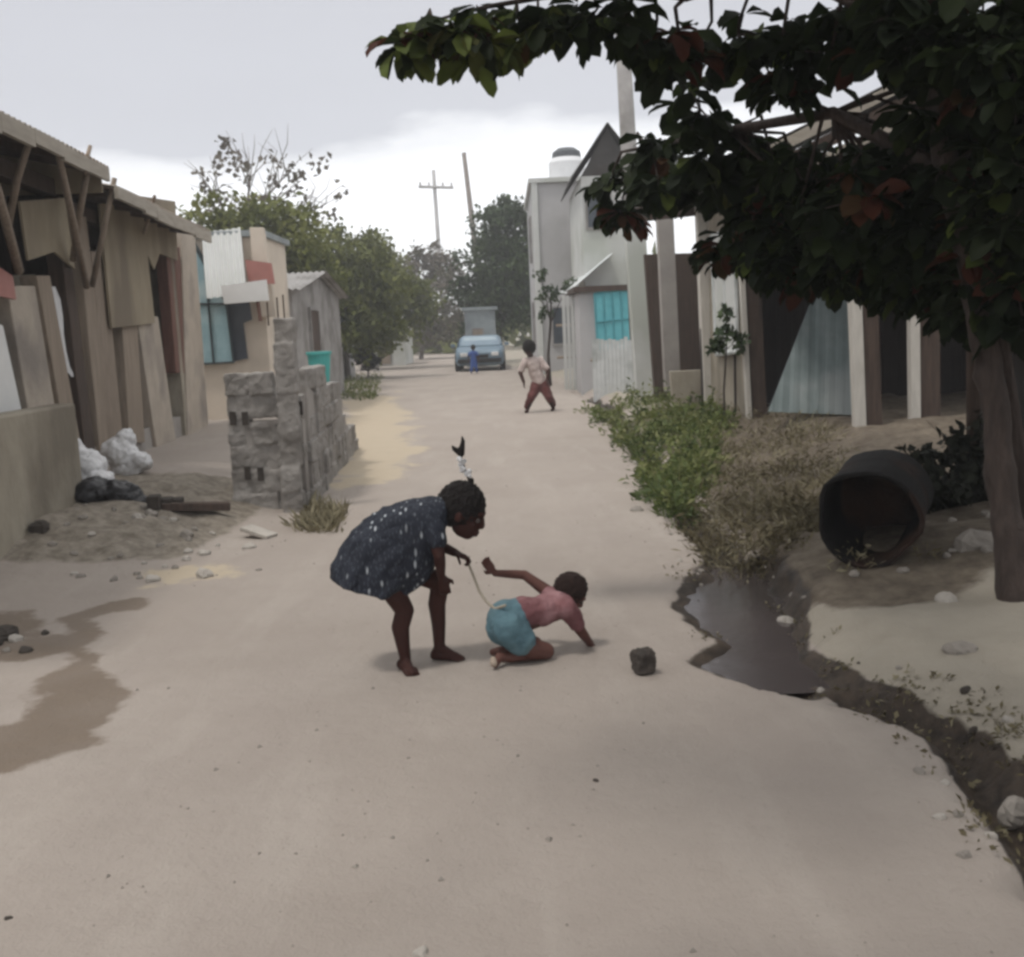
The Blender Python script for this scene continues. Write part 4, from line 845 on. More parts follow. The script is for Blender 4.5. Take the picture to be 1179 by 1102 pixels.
for i in range(22): shade_tops.append((random.uniform(-1.4, 3.2), random.uniform(-1.2, 1.2), random.uniform(2.7, 3.6), .42))
for i in range(16): shade_tops.append((random.uniform(1.9, 4.6), random.uniform(1.4, 4.4), random.uniform(2.5, 3.4), .36))
cl = [(*V(x, y, Y_), r_, 30) for x, y, Y_, r_ in dense] + [(*V(x, y, Y_), r_, 8) for x, y, Y_, r_ in mids] + [(*V(x, y, Y_), r_, 5) for x, y, Y_, r_ in edge] + [(*c, 16) for c in shade_tops]
lb_ = MB(); C = []; NR = []; TP = []; TT = []
node = [tp[3], tp[4], tp[5], tp[6]]
arm = [tp[5], V(1000, 10, 4.75), V(940, -20, 4.9), V(860, -28, 5.1), V(790, -4, 4.95), V(720, -16, 5.05), V(640, -6, 5.15), V(560, 8, 4.95), V(490, 26, 5.0)]
lb_.tube(arm, [.04, .035, .03, .027, .023, .018, .014, .01, .005], 7); arm2 = [tp[4], V(960, 130, 5.2), V(840, 150, 5.8), V(740, 170, 6.9)]; lb_.tube(arm2, [.04, .03, .022, .01], 7)
for s_ in ((tp[6], Vector((.6, 4, 3.6)), Vector((-.5, 3.6, 3.9))), (tp[6], Vector((2.2, 6, 3.8)), Vector((1.6, 7.3, 4.0))), (tp[6], Vector((3.2, 4.6, 3.8)), Vector((4.0, 4.4, 4.2)))): lb_.tube(s_, [.04, .03, .012], 6); node.append(s_[1])
nodes = node + arm[1:] + arm2[1:]
nodes += [arm[i].lerp(arm[i + 1], .5) for i in range(8)]
for (x, y, z, r_, k) in cl:
    c = Vector((x, y, z)); a = min(([q for q in nodes if q.z > 3.15] if k == 16 else nodes), key=lambda q: (q - c).length); dq = (c - a).length * .2; lb_.tube([a, a.lerp(c, .3) + Vector(runit(1)[0]) * dq + Vector((0, 0, .05)), a.lerp(c, .65) + Vector(runit(1)[0]) * dq, c], [.013, .010, .008, .005], 5)
    for j in range(k):
        q = np.array(c) + runit(1)[0] * r_ * RNG.random() ** .4; lb_.tube([c, Vector(q)], [.006, .004], 4)
        m = RNG.integers(6, 10); az = RNG.random(m) * 6.28; red = RNG.random() < .06; tn = RNG.random() * .52
        d = np.stack([np.cos(az), np.sin(az), RNG.uniform(-.9, .25, m)], 1)
        C.append(np.repeat(q[None], m, 0) + d * .012); TP.append(d); NR.append(np.array([0, 0, 1.0]) + .35 * RNG.normal(size=(m, 3)))
        TT.append(np.clip((np.full(m, .97) + RNG.normal(size=m) * .05 if red else (.66 if k == 5 and RNG.random() < .7 and x < .15 else tn) + RNG.normal(size=m) * .09), 0, 1))  # left edge clumps: young leaf green, tinted brighter to imitate backlight
lb_.build('branches', M['bark'], AT, smooth=True)
C = np.concatenate(C); TP = np.concatenate(TP); NR = np.concatenate(NR); TT = np.concatenate(TT); k = len(C); ll = RNG.uniform(.10, .19, k)
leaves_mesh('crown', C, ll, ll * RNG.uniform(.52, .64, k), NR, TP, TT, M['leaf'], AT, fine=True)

# ================================================================== FAR TREES, POLES
def PC(lst): return [(*V(x, y, Y_), r_) for x, y, Y_, r_ in lst]
tree('bushy_tree', (-7.6, 27, 0), 'olive green bushy tree right behind the cream house', 'tree', PC([(250, 262, 27, .9), (300, 255, 27, 1.0), (335, 285, 27, 1.1), (280, 300, 27, 1.2), (350, 330, 28, 1.1), (310, 340, 27, 1.2), (225, 290, 27, 1.0)]), 9000, .17, M['leaf_far'], 'far trees', twigs=3)
tree('bushy_tree', (-6.3, 34, 0), 'olive green spreading tree at the middle of the left tree row', 'tree', PC([(370, 290, 34, 1.1), (400, 305, 34, 1.2), (380, 340, 34, 1.5), (430, 330, 34, 1.1), (410, 370, 34, 1.3), (440, 375, 34, 1.0), (345, 330, 34, 1.3)]), 10000, .19, M['leaf_far'], 'far trees', twigs=1)
tree('bushy_tree', (-5.7, 43, 0), 'paler green bushy tree at the right end of the left tree row', 'tree', PC([(430, 300, 43, 1.2), (450, 330, 43, 1.3), (445, 365, 43, 1.5), (470, 350, 43, 1.1), (420, 380, 43, 1.4)]), 8000, .22, M['leaf_far'], 'far trees', twigs=2)
tree('leafless_tree', (-8.0, 30, 0), 'tall sparse tree with bare twigs above the cream house', 'tree', PC([(245, 215, 30, .8), (290, 190, 30, .9), (335, 195, 30, 1.0), (315, 235, 30, 1.0), (375, 235, 31, .8), (260, 245, 30, .8)]), 420, .2, M['leaf_dry'], 'far trees', twigs=9, trunk_r=.12)
tree('grey_tree', (-4.4, 56, 0), 'greyish half bare tree at the end of the road', 'tree', PC([(480, 310, 56, 1.3), (505, 330, 56, 1.5), (485, 365, 56, 1.8), (515, 370, 56, 1.4), (500, 295, 56, 1.0), (470, 345, 56, 1.3)]), 4200, .26, M['leaf_dry'], 'far trees', twigs=9)
tree('dense_tree', (-.5, 44.5, 0), 'tall dark green dense tree left of the grey house', 'tree', PC([(585, 250, 44.5, .9), (570, 265, 44.5, 1.0), (605, 255, 44.5, .8), (555, 300, 44.5, 1.1), (590, 300, 44.5, 1.3), (610, 300, 44.5, 1.0), (545, 340, 44.5, 1.0), (580, 345, 44.5, 1.3), (605, 350, 44.5, 1.1), (560, 375, 44.5, .9)]), 13000, .2, M['leaf_deep'], 'far trees', bark='bark')
tree('roadside_bush', (V(424, 430, 35).x, 35, 0), 'blackish green bush at the left roadside by the white post', 'bush', PC([(424, 418, 35, .33), (416, 410, 35, .3), (430, 412, 35, .28), (424, 404, 35, .25)]), 1600, .09, M['leaf_black'], trunk_r=.03)
tree('scrub_bush', (V(1100, 600, 6.2).x, 6.25, .25), 'dark scrub bush between the oil drum and the big tree trunk', 'bush', PC([(1075, 560, 6.2, .26), (1110, 530, 6.3, .28), (1130, 590, 6.2, .26), (1085, 620, 6.1, .2), (1120, 630, 6.1, .18), (1065, 600, 6.3, .2)]), 2600, .07, M['leaf_black'], trunk_r=.03, bark='bark', twigs=4)
tree('climbing_shrub', (V(634, 420, 25).x, 25.6, 0), 'scraggly dark shrub over the corner of the slat fence', 'shrub', PC([(622, 318, 25.6, .2), (634, 340, 25.6, .26), (655, 328, 25.6, .2), (630, 362, 25.6, .2)]), 420, .1, M['leaf_deep'], twigs=5, trunk_r=.035, bark='bark')
tree('window_shrub', (V(838, 445, 12.4).x, 12.6, .1), 'dark leafy shrub below the beige house window', 'shrub', PC([(838, 385, 12.6, .12), (828, 398, 12.6, .12), (850, 395, 12.6, .12), (840, 360, 12.6, .08)]), 260, .09, M['leaf_deep'], trunk_r=.012, bark='bark')
# woods closing the view
n_ = 26000; ang = RNG.uniform(-2.2, 2.2, n_); d_ = RNG.uniform(66, 84, n_); lob = 3.6 + 1.6 * np.sin(ang * 19) + 1.0 * np.sin(ang * 47 + 1)
Cw = np.stack([np.sin(ang) * d_, np.cos(ang) * d_, np.maximum(.2, lob * RNG.random(n_) ** .7)], 1)
lv = leaves_mesh('far_woods', Cw, RNG.uniform(.7, 1.4, n_), RNG.uniform(.5, 1.0, n_), runit(n_), runit(n_), RNG.random(n_), M['leaf_far'], loc=(0, 70, 0)); tag(lv, 'distant band of low green woods closing the end of the road', 'woods', kind='stuff')
p0, p1 = V(549, 300, 48), V(534, 176, 48); m_ = MB(); m_.tube([(p0.x + .3, 48, -.1), p0, p1], [.16, .13, .09], 8); tag(m_.build('utility_pole', M['bark_grey'], smooth=True), 'thin dark utility pole left of the dense tree', 'pole', 'far poles')
pc = thing('utility_pole', (V(502, 300, 70).x, 70, 0), 'faint far utility pole with a crossarm', 'pole', 'far poles')
p1 = V(499, 196, 70); m_ = MB(); m_.tube([(p1.x + .2, 70, 0), p1], [.16, .11], 8); m_.build('shaft', M['house_grey'], pc, smooth=True)
m_ = MB(); a, b = V(482, 215, 69.8), V(522, 216, 69.8); m_.tube([a, b], .09, 6)
for f in (.05, .3, .7, .95): q = a.lerp(b, f); m_.tube([q, q + Vector((0, 0, .3))], .06, 6)
m_.build('crossarm', M['house_grey'], pc)

# ---- hut and car at the bend
house('grey_hut', V(536, 390, 41).x, V(571, 390, 41).x, 41, 42.4, 2.1, 'zinc', 'small grey flat topped hut right behind the pale blue car', 'zinc', 0, [('y', V(545, 390, 41).x, V(556, 390, 41).x, .1, 1.4, 'wood_grey')], 'y')
cy_ = 36.4; cxm = V(552, 410, cy_).x
car = thing('parked_car', (cxm, cy_ + 1.9, 0), 'pale blue car facing down the road at the bend', 'car')
def loft(secs, closed=True):          # list of (y, [(x,z)...]) rings
    m = MB(); n = len(secs[0][1]); vs = []; fs = []
    for y_, ring_ in secs: vs += [(cxm + x, cy_ + y_, z * .92 if z < .8 else .736 + (z - .8) * .72) for x, z in ring_]
    for i in range(len(secs) - 1):
        for k in range(n): fs.append((i * n + k, i * n + (k + 1) % n, (i + 1) * n + (k + 1) % n, (i + 1) * n + k))
    fs += [tuple(range(n))[::-1], tuple(range((len(secs) - 1) * n, len(secs) * n))]; m.add(vs, fs); return m
def sec(hw, zb_, zt_, top): return [(-hw, zb_ + .12), (-hw * .93, zb_), (hw * .93, zb_), (hw, zb_ + .12), (hw, zt_ - .14), (hw * top, zt_), (-hw * top, zt_), (-hw, zt_ - .14)]
loft([(0, sec(.70, .3, .68, .9)), (.12, sec(.8, .22, .78, .9)), (1.1, sec(.84, .2, .92, .92)), (2.6, sec(.84, .2, .95, .92)), (3.7, sec(.82, .2, .92, .92)), (3.9, sec(.75, .28, .8, .9))]).build('body', M['car'], car, bevel=.03)
loft([(1.05, sec(.76, .9, .96, .9)), (1.75, sec(.72, .9, 1.40, .84)), (2.7, sec(.72, .9, 1.42, .84)), (3.4, sec(.74, .9, .98, .9))]).build('cabin', M['car'], car, bevel=.03)
m_ = MB(); m_.hexa([(cxm - .62, cy_ + 1.10, .858), (cxm + .62, cy_ + 1.10, .858), (cxm + .62, cy_ + 1.16, .858), (cxm - .62, cy_ + 1.16, .858), (cxm - .54, cy_ + 1.66, 1.14), (cxm + .54, cy_ + 1.66, 1.14), (cxm + .54, cy_ + 1.72, 1.14), (cxm - .54, cy_ + 1.72, 1.14)]); m_.build('windscreen', M['car_glass'], car)
for s_ in (-1, 1):
    m_ = MB(); m_.box((cxm + s_ * .52, cy_ + .03, .57), (.24, .1, .13)); m_.build('headlight', M['white'], car, bevel=.02)
    m_ = MB(); m_.box((cxm + s_ * .92, cy_ + 1.3, .87), (.16, .08, .11)); m_.build('mirror', M['car'], car, bevel=.02)
    for y_ in (.8, 3.1):
        m_ = MB(); m_.tube([(cxm + s_ * .66, cy_ + y_, .3), (cxm + s_ * .85, cy_ + y_, .3)], .30, 20); wh = m_.build('wheel', M['rubber'], car); m_ = MB(); m_.tube([(cxm + s_ * .84, cy_ + y_, .3), (cxm + s_ * .862, cy_ + y_, .3)], .18, 16); m_.build('rim', M['zinc'], wh)
m_ = MB(); m_.box((cxm, cy_ - .02, .36), (1.45, .1, .14)); m_.build('bumper', M['rubber'], car, bevel=.02)
m_ = MB(); m_.box((cxm, cy_ + .01, .51), (.6, .1, .1)); m_.build('grille', M['rubber'], car, bevel=.01)

# ================================================================== PEOPLE
def frame_from(f, u):
    f = f.normalized(); u = (u - f * u.dot(f)).normalized(); return f, u, u.cross(f)
def head_parts(mb, c, f, u, s=1.0):
    l = u.cross(f); E = lambda ff, uu, ll: c + (f * ff + u * uu + l * ll) * s
    mb.ball(E(-.008, .018, 0), (.086 * s, .070 * s, .084 * s), (f, l, u)); mb.ball(E(.022, -.035, 0), (.060 * s, .052 * s, .062 * s), (f, l, u))
    mb.ball(E(.040, -.075, 0), (.030 * s, .030 * s, .022 * s), (f, l, u)); mb.ball(E(.082, -.024, 0), (.017 * s, .016 * s, .014 * s), (f, l, u)); mb.tube([E(.075, .012, 0), E(.088, -.02, 0)], [.008 * s, .011 * s], 8)
    mb.ball(E(.074, -.054, 0), (.014 * s, .026 * s, .008 * s), (f, l, u)); mb.ball(E(.072, -.066, 0), (.014 * s, .024 * s, .008 * s), (f, l, u)); mb.ball(E(.068, .024, 0), (.016 * s, .055 * s, .012 * s), (f, l, u))
    for k in (-1, 1):
        mb.ball(E(-.004, -.01, .071 * k), (.016 * s, .009 * s, .026 * s), (f, l, u)); mb.ball(E(.05, -.03, .036 * k), (.022 * s, .022 * s, .022 * s), (f, l, u))
def hair_cap(c, f, u, s, voxel=.006, thick=.010, back=-.02):
    l = u.cross(f); m = MB(); m.ball(c + (f * back + u * .026) * s, ((.086 + thick) * s, (.070 + thick) * s, (.084 + thick) * s), (f, l, u), 24, 16); m.ball(c + (f * -.045 + u * -.02) * s, (.052 * s, .066 * s, .056 * s), (f, l, u), 18, 12); return remesh(m, voxel, 1, .024 * s, .016, 17)
def eyes(c, f, u, s, par):
    l = u.cross(f)
    for k in (-1, 1):
        p = c + (f * .067 + u * -.002 + l * .031 * k) * s; m = MB(); m.ball(p, .0105 * s, nu=10, nv=7); e = m.build('eye', M['eye'], par, smooth=True); m = MB(); m.ball(p + f * .0052 * s, .0072 * s, nu=8, nv=6); m.build('iris', M['hair'], e, smooth=True)
def hand(mb, wrist, d, palm, s=1.0, curl=.5, side=1):
    """d: along the hand, palm: normal out of the palm; five unequal bent fingers"""
    d = d.normalized(); palm = (palm - d * palm.dot(d)).normalized(); w_ = d.cross(palm) * side
    mb.chain([(wrist, .016 * s), (wrist + d * .02 * s, .016 * s)])
    mb.ball(wrist + d * .042 * s, (.034 * s, .026 * s, .013 * s), (d, w_, palm))
    for i, (o, L_) in enumerate(((.0205, .042), (.007, .048), (-.0065, .045), (-.019, .036))):
        p = wrist + (d * .066 + w_ * o) * s; J = [(p - d * .02 * s, .0075 * s)]; a = .15 + curl * .3 + i * .04; dd = d
        for k in range(3):
            dd = (d * math.cos(a) + palm * math.sin(a)); J.append((p, .0072 * s * (1 - .1 * k))); p = p + (dd + w_ * o * 4) * L_ * s * (.44, .32, .24)[k]; a += curl * .9
        J.append((p, .0052 * s)); mb.chain(J)
    p = wrist + (d * .022 + w_ * .020) * s; q = p + (d * .018 + w_ * .020 + palm * .008) * s; r_ = q + (d * .024 + w_ * .004 + palm * .012 * (1 + curl)) * s; mb.chain([(p, .0095 * s), (q, .0082 * s), (r_, .006 * s)])
def foot(mb, ankle, heel, ball_, toe, s=1.0):
    mb.chain([(ankle, .024 * s), (heel, .021 * s), (ball_, .022 * s), (toe, .014 * s)]); d = (toe - ball_); w_ = d.cross(Vector((0, 0, 1))).normalized()
    mb.chain([(ankle, .022 * s), (ball_, .019 * s)])
    for i in range(5): o = (i - 2) * .0115; p = ball_ + w_ * o * s; mb.chain([(p, .011 * s), (p + d.normalized() * (.036 - .004 * abs(i - 1)) * s + Vector((0, 0, -.008)) * s, (.0085 - .0007 * i) * s)])

# ---- bent girl in the patterned dress
gb = V(490, 772, 4.48); gb.z = 0
GI = thing('person', gb, 'girl in a dark navy and white patterned dress bending over, holding a cord', 'person', 'children on the road')
J = lambda x, y, Y_=4.48: V(x, y, Y_)
def onfloor(v, r_): return Vector((v.x, v.y, H(v.x, v.y) + r_))
m_ = MB()
m_.chain([(J(428, 640), .075), (J(455, 622), .075), (J(482, 604), .072), (J(498, 594), .055)]); m_.chain([(J(498, 594), .036), (J(516, 588), .033), (J(527, 586), .035)])
# near leg
k1 = J(466, 703, 4.42); a1 = J(467, 760, 4.42)
m_.chain([(J(432, 648, 4.41), .062), (J(450, 676, 4.41), .053), (k1, .040), (J(461, 722, 4.42), .0385), (J(464, 742, 4.42), .03), (a1, .0235)])
hl = onfloor(V(462, 770, 4.44), .020); bl = hl + Vector((.045, -.085, -.002)); foot(m_, a1, hl, bl, bl + Vector((.014, -.026, -.006)))
# far leg
k2 = J(507, 671, 4.50); a2 = J(506, 745, 4.52)
m_.chain([(J(434, 646, 4.54), .062), (J(470, 655, 4.52), .053), (k2, .040), (J(503, 695, 4.51), .0385), (J(505, 718, 4.52), .031), (a2, .0245)])
hl = onfloor(V(501, 762, 4.53), .021); bl = hl + Vector((.088, -.03, -.002)); foot(m_, a2, hl, bl, bl + Vector((.03, -.01, -.006)))
# near arm, hand resting on the far knee
sh1 = J(497, 604, 4.40); el1 = J(506, 640, 4.37); wr1 = J(508, 663, 4.42)
m_.chain([(sh1, .038), (sh1.lerp(el1, .5), .031), (el1, .025), (el1.lerp(wr1, .4), .024), (wr1, .0175)]); hand(m_, wr1, Vector((.15, .25, -1)), Vector((-.2, 1, .3)), .95, .35, 1)
# far arm holding the cord
sh2 = J(502, 598, 4.57); el2 = J(506, 628, 4.60); wr2 = J(523, 636, 4.55)
m_.chain([(sh2, .036), (el2, .025), (wr2, .019)]); hand(m_, wr2, J(541, 644, 4.52) - wr2, Vector((0, -.3, -1)), .95, 1.05, -1)
hc = J(534, 590); hf, hu, hl_ = frame_from(Vector((.9, -.14, -.40)), Vector((.30, 0, .95)))
head_parts(m_, hc, hf, hu, 1.06)
remesh(m_, .0042, 5).build('body', M['skin_g'], GI, smooth=True)
hr = hair_cap(hc, hf, hu, 1.06).build('hair', M['hair'], GI, smooth=True)
m_ = MB(); m_.chain([(J(541, 560), .016), (J(543, 553), .011)]); bt = [J(541, 556), J(538, 548), J(535, 538), J(531, 528), J(530, 518)]
m_.tube(bt, [.006, .004, .004, .005, .012], 7); m_.chain([(bt[4], .014), (J(531, 522), .015), (J(533, 508), .009), (J(532, 503), .004)]); m_.chain([(J(529, 521), .014), (J(523, 517), .010), (J(521, 514), .005)])
remesh(m_, .003, 1).build('braid', M['hair'], hr, smooth=True)
for i in range(13):
    f = i / 12; p = bt[1].lerp(bt[3], f) + Vector((random.uniform(-.017, .017), random.uniform(-.01, .01), 0)); q = MB(); q.ball(p, random.uniform(.008, .012), nu=10, nv=7); q.build('hair_bead', M['plastic_w'], hr, smooth=True)
eyes(hc, hf, hu, 1.06, GI)
# the dress: rings fanning from neck to hem
rings = [((518, 573), (513, 606), .050), ((508, 571), (512, 614), .085), ((490, 572), (506, 632), .105), ((462, 577), (500, 650), .115), ((435, 588), (498, 661), .125), ((414, 603), (494, 667), .138), ((399, 622), (488, 671), .146), ((387, 645), (478, 678), .152), ((382, 665), (464, 686), .156)]
m_ = MB(); nn = 48; vs = []; fs = []
for i, (a, b, w_) in enumerate(rings):
    A_, B_ = J(*a, 4.47), J(*b, 4.47); c = A_.lerp(B_, .5); h_ = (A_ - B_) / 2
    for k in range(nn):
        t = 2 * math.pi * k / nn; f = i / (len(rings) - 1); rp = 1 + f * f * (.07 * math.sin(7 * t + 1.3 * i * .3) + .045 * math.sin(12 * t + 2)) + .012 * math.sin(5 * t + 2.2 * i)
        vs.append(c + h_ * math.cos(t) * rp + Vector((0, 1, 0)) * w_ * math.sin(t) * rp)
for i in range(len(rings) - 1):
    for k in range(nn): fs.append((i * nn + k, i * nn + (k + 1) % nn, (i + 1) * nn + (k + 1) % nn, (i + 1) * nn + k))
m_.add(vs, fs); dr_ = m_.build('dress', M['dress'], GI, smooth=True, solid=.004)
sm = dr_.modifiers.new('ss', 'SUBSURF'); sm.levels = sm.render_levels = 2
tx = bpy.data.textures.new('wrinkle', 'CLOUDS'); tx.noise_scale = .07; tx.noise_depth = 1; dm = dr_.modifiers.new('w', 'DISPLACE'); dm.texture = tx; dm.strength = .03; dm.mid_level = .48; dm.texture_coords = 'LOCAL'
m_ = MB(); m_.chain([(J(493, 596, 4.41), .046), (J(500, 610, 4.395), .047), (J(503, 622, 4.385), .043)]); m_.chain([(J(495, 592, 4.55), .044), (J(502, 602, 4.58), .042)])
remesh(m_, .006, 3, .008, .03, 3).build('sleeves', M['dress'], dr_, smooth=True)

# ---- crawling child
cb = V(610, 775, 4.45); cb.z = 0
CC = thing('person', cb, 'small child in teal shorts and pink top crawling on the road with one arm raised', 'person', 'children on the road')
m_ = MB()
m_.chain([(J(585, 716, 4.43), .068), (J(600, 712, 4.46), .062), (J(620, 706, 4.50), .058), (J(640, 697, 4.54), .058), (J(648, 692, 4.56), .045)]); m_.chain([(J(648, 692, 4.56), .030), (J(656, 686, 4.58), .032)])
kn = onfloor(V(629, 766, 4.43), .038); an = onfloor(V(588, 774, 4.38), .030)
m_.chain([(J(588, 724, 4.38), .056), (J(610, 746, 4.40), .047), (kn, .037), (kn.lerp(an, .35) + Vector((0, 0, .004)), .034), (an, .022)])
ft = onfloor(V(571, 780, 4.33), .013); hk = V(570, 758, 4.345); m_.chain([(an, .021), (hk + Vector((.018, .01, -.0)), .020), (ft + Vector((.010, .01, .02)), .018), (ft, .011)])
kf = onfloor(V(616, 760, 4.54), .038); af = onfloor(V(580, 764, 4.52), .024)
m_.chain([(J(588, 722, 4.49), .056), (J(606, 744, 4.52), .047), (kf, .036), (kf.lerp(af, .4), .033), (af, .021), (onfloor(V(568, 763, 4.52), .018), .016)])
s1 = J(654, 702, 4.49); e1 = J(667, 724, 4.55); w1 = V(680, 742, 4.62)
m_.chain([(s1, .034), (s1.lerp(e1, .5), .028), (e1, .025), (e1.lerp(w1, .4), .022), (w1, .0165)]); hand(m_, w1, Vector((.6, .25, -.75)), Vector((-.5, -.1, -.8)), .85, .3, 1)
s2 = J(637, 686, 4.60); e2 = J(604, 662, 4.64); w2 = V(570, 660, 4.62)
m_.chain([(s2, .032), (s2.lerp(e2, .5), .026), (e2, .021), (e2.lerp(w2, .4), .020), (w2, .0155)]); hand(m_, w2, J(557, 644, 4.6) - w2, Vector((.2, -.8, .4)), .85, .25, -1)
c2 = J(657, 684, 4.60); f2, u2, l2 = frame_from(Vector((.70, .12, -.55)), Vector((.5, 0, .8)))
head_parts(m_, c2, f2, u2, .79)
remesh(m_, .004, 5).build('body', M['skin_b'], CC, smooth=True)
hair_cap(c2, f2, u2, .80, .006, .008).build('hair', M['hair_brown'], CC, smooth=True); eyes(c2, f2, u2, .79, CC)
m_ = MB(); m_.chain([(hk + Vector((-.008, -.012, .0)), .013), (ft + Vector((-.006, -.012, .014)), .016)]); remesh(m_, .004, 3).build('foot_sole', M['sole'], CC, smooth=True)
m_ = MB(); m_.chain([(J(603, 706, 4.46), .068), (J(582, 712, 4.43), .078), (J(580, 722, 4.43), .078)]); m_.chain([(J(585, 722, 4.38), .074), (J(599, 737, 4.388), .068)]); m_.chain([(J(584, 722, 4.49), .072), (J(599, 738, 4.515), .066)])
remesh(m_, .006, 4, .016, .05, 5).build('shorts', M['shorts'], CC, smooth=True)
m_ = MB(); m_.chain([(J(603, 705, 4.455), .068), (J(622, 704, 4.50), .066), (J(640, 697, 4.54), .065), (J(646, 694, 4.555), .052)]); m_.chain([(J(651, 699, 4.49), .048), (J(658, 708, 4.505), .043), (J(664, 718, 4.53), .037)]); m_.chain([(J(640, 688, 4.59), .040), (J(631, 682, 4.605), .034)])
remesh(m_, .006, 4, .014, .05, 6).build('shirt', M['shirt'], CC, smooth=True)

# ---- cord from the girl's hand to the child's waist
cp = [J(533, 640, 4.52), J(539, 648, 4.515), J(545, 663, 4.50), J(552, 681, 4.475), J(560, 693, 4.45), J(570, 701, 4.40), J(582, 697, 4.355)]
m_ = MB(); fine = []
for i in range(len(cp) - 1):
    for k in range(4): fine.append(cp[i].lerp(cp[i + 1], k / 4))
fine.append(cp[-1]); m_.tube(fine, .0058, 8); tag(m_.build('cord', M['cord'], smooth=True), 'beige cord stretched from the girl\'s hand to the crawling child', 'cord')

# ---- little dark block on the road
p = G(741, 774); m_ = MB(); m_.box((p.x, p.y, .046), (.078, .075, .085), R(24)); m_.box((p.x + .006, p.y, .09), (.05, .05, .018), R(10)); q = remesh(m_, .006, 2, .022, .03, 8); tag(q.build('stone_block', M['stone_k'], smooth=False), 'small dark stone block alone on the road right of the crawling child', 'stone')

# ---- two far children
def small_person(px, py, Y_, h_, shirt, trous, label, splay=.16, yaw=0.0):
    b = V(px, py, Y_); b.z = H(b.x, Y_); s = h_ / 1.07; t = thing('person', b, label, 'person', 'children down the road'); q = lambda x, z, y=0: b + Vector((x * math.cos(yaw), y + x * math.sin(yaw), z)) * s
    m = MB(); m.chain([(q(0, .50), .08 * s), (q(0, .62), .075 * s), (q(0, .76), .085 * s)]); m.chain([(q(0, .80), .04 * s), (q(0, .86), .04 * s)])
    for k in (-1, 1):
        m.chain([(q(.05 * k, .48), .065 * s), (q(splay * .55 * k + .03 * k, .26, -.03), .045 * s), (q(splay * k + .02 * k, .06, .02 * k), .028 * s)]); m.chain([(q(splay * k + .02 * k, .03, .03), .026 * s), (q(splay * k + .03 * k, .022, -.09), .02 * s)])
        m.chain([(q(.11 * k, .78), .04 * s), (q(.19 * k, .62, -.02), .03 * s), (q(.17 * k, .46, -.08), .022 * s)]); hand(m, q(.17 * k, .46, -.08), Vector((0, -.3, -1)), Vector((-k, 0, 0)), s * .9, .4, k)
    hc_ = q(0, .95); f_, u_, l_ = frame_from(Vector((-.2, -1, -.1)), Vector((0, 0, 1))); head_parts(m, hc_, f_, u_, s * .98); remesh(m, .009, 3).build('body', M['skin_g'], t, smooth=True)
    hair_cap(hc_, f_, u_, s, .012, .016).build('hair', M['hair'], t, smooth=True)
    m = MB(); m.chain([(q(0, .52), .095 * s), (q(0, .64), .09 * s), (q(0, .76), .097 * s)])
    for k in (-1, 1): m.chain([(q(.1 * k, .78), .053 * s), (q(.155 * k, .68, -.01), .048 * s)])
    remesh(m, .012, 3).build('shirt', M[shirt], t, smooth=True)
    m = MB(); m.chain([(q(0, .50), .094 * s), (q(0, .46), .09 * s)])
    for k in (-1, 1): m.chain([(q(.05 * k, .47), .078 * s), (q(splay * .55 * k + .03 * k, .26, -.03), .062 * s), (q(splay * k + .02 * k, .10, .02 * k), .052 * s)])
    remesh(m, .012, 3).build('trousers', M[trous], t, smooth=True)
    return t
FY = 18.0; fb = V(622, 474, FY); fb.z = H(fb.x, FY); K = lambda x, y, d=0: V(x, y, FY + d)
FC = thing('person', fb, 'child in a pale top and dark red trousers at the right roadside, legs wide apart', 'person', 'children down the road')
m_ = MB(); m_.chain([(K(622, 441), .10), (K(617, 430), .095), (K(614, 418), .10)]); m_.chain([(K(612, 414), .05), (K(610, 408), .05)])
la, ra = onfloor(K(607, 472, -.05), .06), onfloor(K(637, 473, .05), .06)
for hip_, kn_, an_ in ((K(618, 444), K(612, 457, -.14), la), (K(626, 444), K(632, 457, -.10), ra)):
    m_.chain([(hip_, .085), (kn_, .062), (an_, .036)]); m_.chain([(an_ - Vector((0, 0, .03)), .032), (an_ + Vector((-.03, -.13, -.036)), .022)])
for sh_, el_, wr_ in ((K(605, 416, -.05), K(599, 429, -.08), K(603, 440, -.16)), (K(622, 415, .02), K(631, 426, -.04), K(630, 438, -.14))):
    m_.chain([(sh_, .048), (el_, .036), (wr_, .027)]); hand(m_, wr_, Vector((0, -.4, -1)), Vector((1, 0, 0)), 1.1, .4, 1)
hc_ = K(609, 402, -.06); f_, u_, l_ = frame_from(Vector((-.5, -.85, -.25)), Vector((-.12, 0, 1))); head_parts(m_, hc_, f_, u_, 1.12); remesh(m_, .010, 3).build('body', M['skin_g'], FC, smooth=True)
hair_cap(hc_, f_, u_, 1.16, .012, .022).build('hair', M['hair'], FC, smooth=True)
m_ = MB(); m_.chain([(K(621, 439), .118), (K(617, 430), .115), (K(613, 418), .118)]); m_.chain([(K(605, 416, -.05), .065), (K(600, 426, -.07), .056)]); m_.chain([(K(622, 415, .02), .065), (K(629, 424, -.03), .056)])
remesh(m_, .012, 3, .03, .08, 51).build('shirt', M['cloth_pale'], FC, smooth=True)
m_ = MB(); m_.chain([(K(619, 443), .11), (K(625, 443), .11)])
for hip_, kn_, an_ in ((K(618, 444), K(612, 457, -.14), la), (K(626, 444), K(632, 457, -.10), ra)): m_.chain([(hip_, .10), (kn_, .072), (an_ + Vector((0, 0, .05)), .056)])
remesh(m_, .012, 3, .03, .08, 52).build('trousers', M['cloth_maroon'], FC, smooth=True)
